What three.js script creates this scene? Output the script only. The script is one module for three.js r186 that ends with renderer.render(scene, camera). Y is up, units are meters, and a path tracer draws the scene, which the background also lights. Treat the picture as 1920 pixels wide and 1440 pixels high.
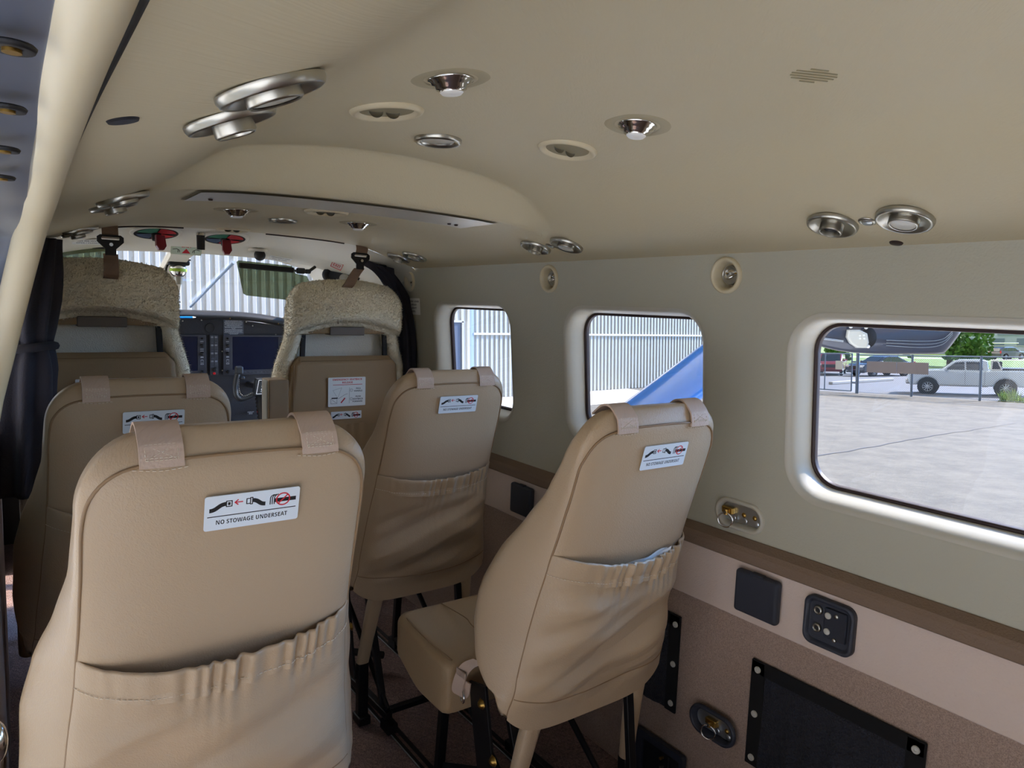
import * as THREE from 'three';
import { mergeGeometries, mergeVertices } from 'three/addons/utils/BufferGeometryUtils.js';
import { RoundedBoxGeometry } from 'three/addons/geometries/RoundedBoxGeometry.js';
import { MeshSurfaceSampler } from 'three/addons/math/MeshSurfaceSampler.js';
import { ImprovedNoise } from 'three/addons/math/ImprovedNoise.js';
import { Sky } from 'three/addons/objects/Sky.js';

// ---------------------------------------------------------------- camera, sky, sun, exposure
const D2R = Math.PI / 180;
const scene = new THREE.Scene();
const renderer = new THREE.WebGLRenderer({ antialias: true });
renderer.toneMapping = THREE.LinearToneMapping;
renderer.toneMappingExposure = 2.05;
renderer.shadowMap.enabled = true;
const camera = new THREE.PerspectiveCamera(2 * Math.atan(720 / 1331) / D2R, 1920 / 1440, 0.03, 600);
camera.position.set(0, 2.5, 0);
camera.rotation.order = 'YXZ';
camera.rotation.y = -35.49 * D2R;
camera.rotation.x = -3.48 * D2R;
scene.add(camera);
const sunAz = 101.5 * D2R, sunEl = 36 * D2R;
const sunDir = new THREE.Vector3(Math.sin(sunAz) * Math.cos(sunEl), Math.sin(sunEl), -Math.cos(sunAz) * Math.cos(sunEl));
const sky = new Sky();
sky.scale.setScalar(1000);
const su = sky.material.uniforms;
su.turbidity.value = 10; su.rayleigh.value = 0.12; su.mieCoefficient.value = 0.006; su.mieDirectionalG.value = 0.8;
su.sunPosition.value.copy(sunDir);
scene.add(sky);
const sun = new THREE.DirectionalLight(0xffecd2, 6.0);
sun.position.copy(sunDir).multiplyScalar(60).add(new THREE.Vector3(10, 0, -8));
sun.target.position.set(10, 0, -8);
sun.castShadow = true;
Object.assign(sun.shadow.camera, { left: -60, right: 60, top: 60, bottom: -60, near: 1, far: 200 });
sun.shadow.mapSize.set(4096, 4096);
scene.add(sun, sun.target);

// ---------------------------------------------------------------- helpers
// The aircraft is modelled level in its own frame (floor y = 0, nose towards -z) and then set nose-up on its gear.
const craft = [];
const EYE = new THREE.Vector3(-0.6, 1.2, 0);
const toWorld = new THREE.Matrix4().makeTranslation(0, 2.5, 0)
  .multiply(new THREE.Matrix4().makeRotationX(3.44 * D2R))
  .multiply(new THREE.Matrix4().makeTranslation(-EYE.x, -EYE.y, -EYE.z));
let seedV = 12345;
const rnd = () => { seedV = (seedV * 1664525 + 1013904223) >>> 0; return seedV / 4294967296; };
const rr = (a, b) => a + (b - a) * rnd();
const noise = new ImprovedNoise();
const nz = (x, y, z = 0) => noise.noise(x + 31.7, y + 17.3, z + 5.1);
const fbm = (x, y, z = 0, o = 4) => { let s = 0, a = 0.5, f = 1; for (let i = 0; i < o; i++) { s += a * nz(x * f, y * f, z * f + i * 7); a *= 0.5; f *= 2; } return s; };
const clamp = THREE.MathUtils.clamp, lerp = THREE.MathUtils.lerp, smooth = THREE.MathUtils.smoothstep;
const V = (x, y, z) => new THREE.Vector3(x, y, z);
function interp(tab, x, k = 1) {
  if (x <= tab[0][0]) return tab[0][k];
  for (let i = 1; i < tab.length; i++) if (x <= tab[i][0]) { const a = tab[i - 1], b = tab[i]; const t = (x - a[0]) / (b[0] - a[0]); return lerp(a[k], b[k], t * t * (3 - 2 * t) * 0.35 + t * 0.65); }
  return tab[tab.length - 1][k];
}
const used = {};
function numbered(n) { const k = used[n] = (used[n] ?? -1) + 1; return k ? n + '_' + String(k).padStart(3, '0') : n; }
function info(o, label, category, group, kind) {
  if (label) o.userData.label = label;
  if (category) o.userData.category = category;
  if (group) o.userData.group = group;
  if (kind) o.userData.kind = kind;
  return o;
}
let onCraft = true;
function top(o) { scene.add(o); if (onCraft) craft.push(o); return o; }
function thing(name, label, category, pos = [0, 0, 0], turn = 0, group) {
  const g = new THREE.Group(); g.name = numbered(name);
  g.position.set(...pos); g.rotation.y = turn;
  return top(info(g, label, category, group));
}
function structure(name) { const g = new THREE.Group(); g.name = name; return top(info(g, null, null, null, 'structure')); }
function part(name, geo, mat, parent, label) {
  const m = new THREE.Mesh(Array.isArray(geo) ? merge(geo) : geo, mat);
  m.name = name; m.castShadow = m.receiveShadow = true;
  if (label) m.userData.label = label;
  if (parent) parent.add(m);
  return m;
}
function single(name, geo, mat, label, category, group) { const m = part(numbered(name), geo, mat); return top(info(m, label, category, group)); }
function copy(src, label, group) { const base = src.name.replace(/_\d{3}$/, ''); const c = src.clone(); c.name = numbered(base); c.userData = { ...src.userData }; if (label) c.userData.label = label; if (group) c.userData.group = group; return top(c); }
function plainAttrs(g) {
  if (g.index === null) { const n = g.attributes.position.count, a = new Uint32Array(n); for (let i = 0; i < n; i++) a[i] = i; g.setIndex(new THREE.BufferAttribute(a, 1)); }
  for (const k of Object.keys(g.attributes)) if (!['position', 'normal', 'uv'].includes(k)) g.deleteAttribute(k);
  if (!g.attributes.normal) g.computeVertexNormals();
  if (!g.attributes.uv) boxUV(g);
  g.morphAttributes = {};
  return g;
}
function boxUV(g) {
  const p = g.attributes.position, u = new Float32Array(p.count * 2);
  for (let i = 0; i < p.count; i++) { u[2 * i] = p.getX(i) + p.getZ(i); u[2 * i + 1] = p.getY(i) + p.getZ(i) * 0.37; }
  g.setAttribute('uv', new THREE.BufferAttribute(u, 2)); return g;
}
function metricUV(g) { // texture coordinates in metres on each face of a boxy shape
  const p = g.attributes.position, n = g.attributes.normal, u = new Float32Array(p.count * 2);
  for (let i = 0; i < p.count; i++) { const a = Math.abs(n.getX(i)), b = Math.abs(n.getY(i)), c = Math.abs(n.getZ(i)); const w = a >= b && a >= c ? [p.getZ(i), p.getY(i)] : b >= c ? [p.getX(i), p.getZ(i)] : [p.getX(i), p.getY(i)]; u[2 * i] = w[0]; u[2 * i + 1] = w[1]; }
  g.setAttribute('uv', new THREE.BufferAttribute(u, 2)); return g;
}
const merge = (list) => list.length === 1 ? list[0] : mergeGeometries(list.map((g) => plainAttrs(g)), false);
const shift = (g, x, y, z) => g.translate(x, y, z);
const rot = (g, x = 0, y = 0, z = 0) => g.applyMatrix4(new THREE.Matrix4().makeRotationFromEuler(new THREE.Euler(x, y, z)));
const box = (w, h, d, x = 0, y = 0, z = 0) => new THREE.BoxGeometry(w, h, d).translate(x, y, z);
const rbox = (w, h, d, r, x = 0, y = 0, z = 0, s = 2) => new RoundedBoxGeometry(w, h, d, s, r).translate(x, y, z);
const cyl = (r0, r1, h, x = 0, y = 0, z = 0, n = 20) => new THREE.CylinderGeometry(r0, r1, h, n).translate(x, y, z);
const lathe = (pts, n = 32) => new THREE.LatheGeometry(pts.map((p) => new THREE.Vector2(p[0], p[1])), n);
function tube(pts, r, n = 40, sides = 8, closed = false, tension = 0.5) {
  const c = new THREE.CatmullRomCurve3(pts.map((p) => p.isVector3 ? p : V(...p)), closed, 'catmullrom', tension);
  return new THREE.TubeGeometry(c, n, r, sides, closed);
}
function bar(a, b, w, d) { // square bar between two points
  const A = V(...a), B = V(...b), L = A.distanceTo(B), g = new RoundedBoxGeometry(w, L, d ?? w, 1, Math.min(w, d ?? w) * 0.15);
  const q = new THREE.Quaternion().setFromUnitVectors(V(0, 1, 0), B.clone().sub(A).normalize());
  return g.applyQuaternion(q).translate((A.x + B.x) / 2, (A.y + B.y) / 2, (A.z + B.z) / 2);
}
function rod(a, b, r, n = 10, r2 = r) {
  const A = V(...a), B = V(...b), L = A.distanceTo(B), g = new THREE.CylinderGeometry(r2, r, L, n);
  const q = new THREE.Quaternion().setFromUnitVectors(V(0, 1, 0), B.clone().sub(A).normalize());
  return g.applyQuaternion(q).translate((A.x + B.x) / 2, (A.y + B.y) / 2, (A.z + B.z) / 2);
}
function grid(nu, nv, fn, { flip = false, weld = false, uv = null } = {}) {
  const P = [], U = [], I = [];
  for (let j = 0; j <= nv; j++) for (let i = 0; i <= nu; i++) { const p = fn(i / nu, j / nv); P.push(p[0], p[1], p[2]); const w = uv ? uv(i / nu, j / nv, p) : [p[0] + p[2], p[1] + p[2] * 0.37]; U.push(w[0], w[1]); }
  for (let j = 0; j < nv; j++) for (let i = 0; i < nu; i++) { const a = j * (nu + 1) + i, b = a + 1, c = a + nu + 1, d = c + 1; if (flip) I.push(a, c, b, b, c, d); else I.push(a, b, c, b, d, c); }
  let g = new THREE.BufferGeometry();
  g.setAttribute('position', new THREE.Float32BufferAttribute(P, 3));
  g.setAttribute('uv', new THREE.Float32BufferAttribute(U, 2));
  g.setIndex(I);
  if (weld) { g.deleteAttribute('uv'); g = mergeVertices(g, 1e-6); g.computeVertexNormals(); boxUV(g); } else g.computeVertexNormals();
  return g;
}
// rings: arrays of equal-length closed point loops
function loft(rings, { caps = true, flip = false } = {}) {
  const n = rings[0].length, P = [], I = [];
  rings.forEach((r) => r.forEach((p) => P.push(p[0], p[1], p[2])));
  for (let j = 0; j < rings.length - 1; j++) for (let i = 0; i < n; i++) { const a = j * n + i, b = j * n + (i + 1) % n, c = a + n, d = b + n; if (flip) I.push(a, c, b, b, c, d); else I.push(a, b, c, b, d, c); }
  if (caps) for (const [j, f] of caps === 'end' ? [[rings.length - 1, !flip]] : [[0, flip], [rings.length - 1, !flip]]) {
    const base = P.length / 3, r = rings[j]; let x = 0, y = 0, z = 0; r.forEach((p) => { x += p[0]; y += p[1]; z += p[2]; });
    P.push(x / n, y / n, z / n);
    for (let i = 0; i < n; i++) { const a = j * n + i, b = j * n + (i + 1) % n; if (f) I.push(a, b, base); else I.push(b, a, base); }
  }
  const g = new THREE.BufferGeometry();
  g.setAttribute('position', new THREE.Float32BufferAttribute(P, 3)); g.setIndex(I); g.computeVertexNormals();
  return boxUV(g);
}
function rrPoints(w, h, r, n = 8) { // rounded rectangle outline, counter-clockwise
  const o = [], R = Array.isArray(r) ? r : [r, r, r, r];
  [[1, 1, 0], [-1, 1, 1], [-1, -1, 2], [1, -1, 3]].forEach(([sx, sy, q]) => { for (let i = 0; i <= n; i++) { const a = (q + i / n) * Math.PI / 2; o.push([sx * (w / 2 - R[q]) + R[q] * Math.cos(a), sy * (h / 2 - R[q]) + R[q] * Math.sin(a)]); } });
  return o;
}
function shapeOf(pts, holes = []) { const s = new THREE.Shape(pts.map((p) => new THREE.Vector2(p[0], p[1]))); holes.forEach((h) => s.holes.push(new THREE.Path(h.map((p) => new THREE.Vector2(p[0], p[1]))))); return s; }
const slab = (pts, depth, holes = [], bevel = 0) => new THREE.ExtrudeGeometry(shapeOf(pts, holes), { depth, bevelEnabled: bevel > 0, bevelSize: bevel, bevelThickness: bevel, bevelOffset: -bevel, bevelSegments: 2, curveSegments: 8 });
const offset = (pts, cx, cy) => pts.map((p) => [p[0] + cx, p[1] + cy]);
const circle = (r, n = 24) => Array.from({ length: n }, (_, i) => [r * Math.cos(i / n * 2 * Math.PI), r * Math.sin(i / n * 2 * Math.PI)]);
// flat band following a path; width runs along wdir
function ribbon(pts, width, thick, wdir = [1, 0, 0], n = 30) {
  const c = new THREE.CatmullRomCurve3(pts.map((p) => V(...p)), false, 'catmullrom', 0.5), W = V(...wdir).normalize(), rings = [];
  for (let i = 0; i <= n; i++) {
    const p = c.getPoint(i / n), t = c.getTangent(i / n), nn = t.clone().cross(W).normalize(), w = W.clone();
    rings.push([[-1, -1], [1, -1], [1, 1], [-1, 1]].map(([a, b]) => p.clone().addScaledVector(w, a * width / 2).addScaledVector(nn, b * thick / 2).toArray()));
  }
  const g = loft(rings).toNonIndexed(); g.computeVertexNormals(); return boxUV(g);
}

// ---------------------------------------------------------------- textures and materials
function noiseTex(size, fn, rep = 1, color = false) {
  const d = new Uint8Array(size * size * 4);
  for (let y = 0; y < size; y++) for (let x = 0; x < size; x++) { const c = fn(x / size, y / size, x, y), k = 4 * (y * size + x); if (color) { d[k] = c[0]; d[k + 1] = c[1]; d[k + 2] = c[2]; } else d[k] = d[k + 1] = d[k + 2] = clamp(c * 255, 0, 255); d[k + 3] = 255; }
  const t = new THREE.DataTexture(d, size, size); t.wrapS = t.wrapT = THREE.RepeatWrapping; t.magFilter = THREE.LinearFilter; t.minFilter = THREE.LinearMipmapLinearFilter; t.generateMipmaps = true;
  t.repeat.set(rep, rep); if (color) t.colorSpace = THREE.SRGBColorSpace; t.needsUpdate = true; return t;
}
// tileable value noise
function tileNoise(cells, seed) { let s = seed; const r = () => { s = (s * 1103515245 + 12345) >>> 0; return s / 4294967296; }; const a = Array.from({ length: cells * cells }, r); return (u, v) => { const x = u * cells, y = v * cells, xi = Math.floor(x), yi = Math.floor(y), fx = x - xi, fy = y - yi, sx = fx * fx * (3 - 2 * fx), sy = fy * fy * (3 - 2 * fy), g = (i, j) => a[((j % cells + cells) % cells) * cells + ((i % cells + cells) % cells)]; return lerp(lerp(g(xi, yi), g(xi + 1, yi), sx), lerp(g(xi, yi + 1), g(xi + 1, yi + 1), sx), sy); }; }
const tn8 = tileNoise(8, 3), tn32 = tileNoise(32, 7), tn64 = tileNoise(64, 11), tn128 = tileNoise(128, 13), tn256 = tileNoise(256, 17);
const fineRand = (u, v) => { const x = Math.floor(u * 512), y = Math.floor(v * 512); let h = (x * 374761393 + y * 668265263) >>> 0; h = ((h ^ (h >>> 13)) * 1274126177) >>> 0; return ((h ^ (h >>> 16)) >>> 0) / 4294967296; };
const leatherBump = noiseTex(512, (u, v) => 0.3 * tn64(u, v) + 0.45 * tn128(u, v) + 0.25 * tn256(u, v), 5);
const plasticBump = noiseTex(512, (u, v) => 0.6 * fineRand(u, v) + 0.4 * tn256(u, v), 1.3);
const clothBump = noiseTex(512, (u, v) => 0.5 * tn256(u, v) + 0.5 * fineRand(u, v), 1.7);
const carpetColor = noiseTex(512, (u, v) => { const k = 0.55 * tn256(u, v) + 0.3 * tn128(u, v) + 0.15 * tn8(u, v), b = 0.6 + 0.8 * k; return [128 * b, 106 * b, 102 * b]; }, 2.2, true);
const concreteColor = noiseTex(1024, (u, v) => { const k = 0.35 * tn8(u, v) + 0.25 * tn32(u, v) + 0.4 * tn256(u, v), b = 0.8 + 0.4 * k; return [96 * b, 91 * b, 80 * b]; }, 0.3, true);
const clothColor = noiseTex(512, (u, v) => { const b = 0.86 + 0.28 * fineRand(u, v); return [158 * b, 135 * b, 120 * b]; }, 1.7, true);
const grassColor = noiseTex(512, (u, v) => { const k = 0.5 * tn8(u, v) + 0.5 * tn128(u, v), b = 0.75 + 0.5 * k; return [98 * b, 124 * b, 48 * b]; }, 0.2, true);
const M = {};
const std = (color, roughness = 0.6, o = {}) => new THREE.MeshStandardMaterial({ color, roughness, ...o });
M.liner = std('#c4b899', 0.62, { bumpMap: plasticBump, bumpScale: 0.0004 });
M.linerCool = std('#d9d4c4', 0.55, { bumpMap: plasticBump, bumpScale: 0.0004 });
M.wall = std('#b1ad9a', 0.5, { bumpMap: plasticBump, bumpScale: 0.0005 });
M.reveal = std('#b9b4a4', 0.4);
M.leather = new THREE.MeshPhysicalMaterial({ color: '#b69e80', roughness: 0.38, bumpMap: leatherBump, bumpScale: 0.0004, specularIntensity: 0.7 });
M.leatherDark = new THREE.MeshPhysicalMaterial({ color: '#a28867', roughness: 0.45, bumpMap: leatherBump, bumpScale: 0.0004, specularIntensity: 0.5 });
M.piping = std('#8f7353', 0.6);
M.thread = std('#d9cbb4', 0.8);
M.webbing = std('#c4ab97', 0.6, { bumpMap: clothBump, bumpScale: 0.0006 });
M.webbingBrown = std('#7d6450', 0.6, { bumpMap: clothBump, bumpScale: 0.0006 });
M.carpet = std('#ffffff', 0.95, { map: carpetColor, bumpMap: clothBump, bumpScale: 0.004 });
M.cloth = std('#ffffff', 0.92, { map: clothColor, bumpMap: clothBump, bumpScale: 0.001 });
M.clothBrown = std('#7b6654', 0.9, { bumpMap: clothBump, bumpScale: 0.001 });
M.band = std('#d3bfb0', 0.75, { bumpMap: clothBump, bumpScale: 0.0008 });
M.black = std('#141417', 0.6);
M.blackMetal = std('#1b1b1d', 0.4, { metalness: 0.4 });
M.navyPlastic = std('#2c2f3a', 0.5, { bumpMap: plasticBump, bumpScale: 0.0005 });
M.mesh = std('#121318', 0.9, { bumpMap: clothBump, bumpScale: 0.004 });
M.curtain = std('#2b2932', 0.9, { bumpMap: clothBump, bumpScale: 0.001 });
M.chrome = std('#d6d4cf', 0.12, { metalness: 1 });
M.satin = std('#b3b0a6', 0.3, { metalness: 1 });
M.alu = std('#cfd7de', 0.34, { metalness: 1 });
M.brass = std('#b08d4a', 0.35, { metalness: 1 });
M.cream = std('#cdc0a0', 0.5);
M.dish = std('#ab9f80', 0.6); M.creamDark = std('#8e8468', 0.6);
M.gasket = std('#2a1614', 0.5);
M.glass = new THREE.MeshPhysicalMaterial({ color: '#ffffff', roughness: 0, transmission: 1, thickness: 0, ior: 1.3 });
M.lens = std('#b9b6ac', 0.25);
M.panel = std('#1c1e26', 0.6, { bumpMap: plasticBump, bumpScale: 0.0004 });
M.panelDark = std('#15161b', 0.5);
M.screen = new THREE.MeshPhysicalMaterial({ color: '#08102c', roughness: 0.3, specularIntensity: 0.4 });
M.white = std('#f2f1ec', 0.5);
M.red = std('#c4121a', 0.35);
M.maroon = std('#7c1624', 0.3);
M.fleece = new THREE.MeshStandardMaterial({ color: '#fff5da', roughness: 1, bumpMap: clothBump, bumpScale: 0.002 });
M.fleeceWhite = std('#dcdacf', 0.95, { bumpMap: clothBump, bumpScale: 0.002 });

function canvasTex(w, h, draw) {
  const c = document.createElement('canvas'); c.width = w; c.height = h; const x = c.getContext('2d'); draw(x, w, h);
  const t = new THREE.CanvasTexture(c); t.colorSpace = THREE.SRGBColorSpace; t.anisotropy = 8; return t;
}
// a thin printed plate; print on +z, uv 0..1 across the plate
function plate(w, h, r = 0.003, t = 0.0008) {
  const g = slab(rrPoints(w, h, r, 4), t), p = g.attributes.position, u = new Float32Array(p.count * 2);
  for (let i = 0; i < p.count; i++) { u[2 * i] = p.getX(i) / w + 0.5; u[2 * i + 1] = p.getY(i) / h + 0.5; }
  g.setAttribute('uv', new THREE.BufferAttribute(u, 2)); return g;
}
// ---------------------------------------------------------------- cabin shell
const CX = 0.06; // centreline of the cabin lining
const profRear = [[0, 1.5], [0.15, 1.494], [0.25, 1.481], [0.305, 1.47], [0.342, 1.452], [0.375, 1.43], [0.42, 1.397], [0.49, 1.3595], [0.605, 1.325]];
const profFwd = [[0, 1.408], [0.25, 1.403], [0.36, 1.394], [0.42, 1.382], [0.49, 1.3595], [0.605, 1.325]];
function spline(tab, x) { // monotone cubic-ish
  x = Math.abs(x); let i = 0; while (i < tab.length - 2 && x > tab[i + 1][0]) i++;
  const s = (k) => k <= 0 ? 0 : k >= tab.length - 1 ? (tab[k][1] - tab[k - 1][1]) / (tab[k][0] - tab[k - 1][0]) : (tab[k + 1][1] - tab[k - 1][1]) / (tab[k + 1][0] - tab[k - 1][0]);
  const a = tab[i], b = tab[i + 1], h = b[0] - a[0], t = (x - a[0]) / h, t2 = t * t, t3 = t2 * t;
  return (2 * t3 - 3 * t2 + 1) * a[1] + (t3 - 2 * t2 + t) * h * s(i) + (-2 * t3 + 3 * t2) * b[1] + (t3 - t2) * h * s(i + 1);
}
function ceilY(X, z) { const u = X - CX, k = smooth(-z, 1.365, 1.44); return lerp(spline(profRear, u), spline(profFwd, u), k); }
{
  const zs = []; for (let z = 1.25; z > -1.3; z -= 0.1) zs.push(z);
  for (let z = -1.32; z > -1.47; z -= 0.006) zs.push(z);
  for (let z = -1.5; z >= -2.4; z -= 0.05) zs.push(z); zs.push(-2.405);
  const c = structure('ceiling');
  part('headliner', grid(90, zs.length - 1, (u, v) => { const z = zs[Math.round(v * (zs.length - 1))], X = CX - 0.605 + u * 1.21; return [X, ceilY(X, z), z]; }), M.liner, c);
  part('roof_skin', grid(24, 1, (u, v) => { const a = (u - 0.5) * 2, X = CX + a * 0.72; return [X, 1.6 - 0.27 * a * a * a * a, v ? -2.6 : 1.3]; }), M.white, c);
}
// wall frame of reference: local x forward, y up the wall, z outward (right wall)
const TH = Math.atan(0.088), CT = Math.cos(TH), ST = Math.sin(TH);
const wallMat = new THREE.Matrix4().makeBasis(V(0, 0, -1), V(-ST, CT, 0), V(CT, ST, 0)).setPosition(0.715, 0.7, 0);
const tOf = (y) => (y - 0.7) / CT;
function onWall(o, d, y, out = 0) { // local +z into the cabin, +x aft
  const p = V(d, tOf(y), -out).applyMatrix4(wallMat);
  o.quaternion.setFromRotationMatrix(new THREE.Matrix4().makeBasis(V(0, 0, 1), V(-ST, CT, 0), V(-CT, -ST, 0)));
  o.position.copy(p); return o;
}
function onLower(o, d, y, X = 0.697) { o.quaternion.setFromRotationMatrix(new THREE.Matrix4().makeBasis(V(0, 0, 1), V(0, 1, 0), V(-1, 0, 0))); o.position.set(X, y, -d); return o; }
function onCeil(o, X, z, drop = 0) { // local +z down into the cabin, +y forward
  const e = 0.004, n = V(-(ceilY(X + e, z) - ceilY(X - e, z)) / (2 * e), 1, -(ceilY(X, z + e) - ceilY(X, z - e)) / (2 * e)).normalize().negate();
  const y = V(0, 0, -1).addScaledVector(n, n.z).normalize(), x = y.clone().cross(n);
  o.quaternion.setFromRotationMatrix(new THREE.Matrix4().makeBasis(x, y, n));
  o.position.set(X, ceilY(X, z), z).addScaledVector(n, drop); return o;
}
const WIN = [[1.815, 2.262], [1.064, 1.519], [0.36, 0.815], [-0.345, 0.11]];
const WY = [0.847, 1.186];
const ringAt = (w, e, r = 0.06) => rrPoints(w[1] - w[0] + 2 * e, tOf(WY[1]) - tOf(WY[0]) + 2 * e, r + e, 8);
const centred = (pts, w) => offset(pts, (w[0] + w[1]) / 2, (tOf(WY[0]) + tOf(WY[1])) / 2);
const HOOKS = [[0.987, 1.281], [1.597, 1.28], [2.45, 1.28]];
const ANCHOR = [0.945, 0.757];
function windowSet(mat, w, n) {
  const g = structure('window_' + n);
  const rg = (e, z) => centred(ringAt(w, e), w).map((p) => [p[0], p[1], z]);
  const fr = part('window_frame', loft([[0.022, -0.0012], [0.018, -0.0006], [0.013, 0.002], [0.009, 0.007], [0.005, 0.016], [0.002, 0.030], [0, 0.044], [-0.002, 0.056]].map(([e, z]) => rg(e, z)), { caps: false }), M.reveal, g);
  part('seal', loft([[0.001, 0.057], [-0.004, 0.0545], [-0.008, 0.056], [-0.009, 0.06], [-0.009, 0.068]].map(([e, z]) => rg(e, z)), { caps: false }), M.gasket, fr);
  part('glass', slab(centred(ringAt(w, -0.004), w), 0.002).translate(0, 0, 0.062), M.glass, g);
  g.applyMatrix4(mat);
  return g;
}
{
  const w = structure('wall_right');
  const hol = WIN.map((q) => centred(ringAt(q, 0.019), q)).concat(HOOKS.map((h) => offset(circle(0.031), h[0], tOf(h[1]))), [offset(rrPoints(0.108, 0.05, 0.0249, 8), ANCHOR[0], tOf(ANCHOR[1]))]);
  part('upper_panel', slab([[-1.25, -0.02], [2.62, -0.02], [2.62, tOf(1.328)], [-1.25, tOf(1.328)]], 0.055, hol).applyMatrix4(wallMat), M.wall, w);
  part('lower_panel', metricUV(box(0.03, 0.545, 3.9, 0.712, 0.265, -0.68)), M.cloth, w);
  part('outer_skin', [box(0.02, 0.86, 3.9, 0.79, 0.42, -0.68)], M.white, w);
  WIN.forEach((q, i) => windowSet(wallMat, q, i + 1));
  // armrest strip and pale band under the windows
  const rail = [[0, 0], [0.026, 0.0], [0.031, 0.004], [0.031, 0.024], [0.026, 0.034], [0.006, 0.046], [0, 0.046]];
  const sh = slab(rail, 3.85).applyMatrix4(new THREE.Matrix4().makeBasis(V(-1, 0, 0), V(0, 1, 0), V(0, 0, -1)).setPosition(0.716, 0.664, 1.25));
  const t1 = structure('trim_1'); part('upholstered_strip', metricUV(sh), M.clothBrown, t1);
  const t2 = structure('trim_2'); part('pale_band', metricUV(rbox(0.016, 0.132, 3.85, 0.004, 0.703, 0.6, -0.675)), M.band, t2);
}
const wallLeftMat = new THREE.Matrix4().makeBasis(V(0, 0, -1), V(0, 1, 0), V(1, 0, 0)).setPosition(-0.665, 0.7, 0);
{
  const w = structure('wall_left'); // ahead of and behind the open cargo door
  part('upper_panel', slab([[1.16, -0.02], [2.62, -0.02], [2.62, 0.65], [1.16, 0.65]], 0.04, [0, 1].map((i) => centred(ringAt(WIN[i], 0.0), WIN[i]))).applyMatrix4(wallLeftMat), M.wall, w);
  part('lower_panel', box(0.04, 0.7, 1.5, -0.645, 0.35, -1.9), M.cloth, w);
  part('rear_panel', box(0.04, 1.34, 0.12, -0.645, 0.67, 1.19), M.wall, w);
  const b = structure('wall_back'); part('bulkhead', box(1.45, 1.5, 0.04, 0.045, 0.72, 1.25), M.white, b);
  const f = structure('floor'); part('carpet', metricUV(box(1.42, 0.05, 5.3, 0.045, -0.025, -1.4)), M.carpet, f);
  part('belly', box(1.5, 0.04, 5.4, 0.045, -0.08, -1.4), M.white, f);
}
// seat tracks let into the carpet
for (const [X, l] of [[0.252, 'black metal seat track in the carpet along the aisle by the right seats'], [0.47, 'black metal seat track under the right seats beside the wall']]) {
  const t = thing('seat_track', l, 'track', [X, -0.0095, -1.2]);
  part('channel', [box(0.012, 0.012, 2.3, -0.011, 0.006, 0), box(0.012, 0.012, 2.3, 0.011, 0.006, 0), box(0.03, 0.004, 2.3, 0, 0.002, 0)], M.blackMetal, t);
  part('slot_edge', box(0.003, 0.002, 2.3, -0.016, 0.012, 0), M.alu, t);
}
// door opening on the left, just beside the camera
{
  const d = structure('door_1');
  const path = [[-0.563, 1.326, 0.45], [-0.565, 1.3255, -0.2], [-0.565, 1.324, -0.37], [-0.565, 1.321, -0.5], [-0.562, 1.316, -0.75], [-0.565, 1.295, -0.9], [-0.5725, 1.262, -1.02], [-0.5885, 1.192, -1.08], [-0.608, 1.107, -1.11], [-0.624, 1.034, -1.125], [-0.64, 0.9, -1.14], [-0.65, 0.4, -1.14]];
  part('door_seal', tube(path, 0.016, 90, 14), M.cream, d);
  part('flange', ribbon([[-0.553, 1.331, 0.45], [-0.5525, 1.331, -0.36], [-0.5515, 1.331, -0.6], [-0.551, 1.322, -0.9], [-0.556, 1.30, -1.02]], 0.012, 0.003, [1, 0.1, 0], 40), M.reveal, d);
  part('joint', tube([[-0.5475, 1.3268, 0.3], [-0.547, 1.3268, -0.36], [-0.547, 1.3262, -0.6], [-0.546, 1.320, -0.9]], 0.0034, 40, 6), M.black, d);
  part('groove', tube([[-0.5545, 1.3305, 0.3], [-0.554, 1.3305, -0.36], [-0.5535, 1.3295, -0.6], [-0.553, 1.321, -0.88]], 0.0025, 40, 6), M.creamDark, d);
  const edge = part('door_edge', grid(60, 6, (u, v) => { const c = [[0.45, 1.321], [-0.36, 1.317], [-0.55, 1.313], [-0.75, 1.306], [-0.9, 1.288], [-1.03, 1.262], [-1.12, 1.19], [-1.16, 1.1], [-1.165, 0.98]]; const k = u * (c.length - 1), i = Math.min(c.length - 2, Math.floor(k)), t = k - i; const z = lerp(c[i][0], c[i + 1][0], t), y = lerp(c[i][1], c[i + 1][1], t); return [lerp(-0.577 - 0.05 * smooth(u, 0.55, 1), -0.76, v), y - v * 0.03, z]; }), std('#8a93a8', 0.3, { metalness: 0.6 }), d);
  for (const [X, y, z] of [[-0.593, 1.311, -0.4], [-0.594, 1.308, -0.52], [-0.5955, 1.303, -0.64], [-0.597, 1.298, -0.76]]) {
    part('latch_hole', lathe([[0.004, 0.001], [0.009, 0.001], [0.01, 0], [0.009, -0.002], [0.004, -0.0015]], 18).translate(X, y - 0.004, z), M.black, edge);
    part('latch_bush', cyl(0.004, 0.004, 0.004, X, y - 0.005, z, 12), M.brass, edge);
  }
}
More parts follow.
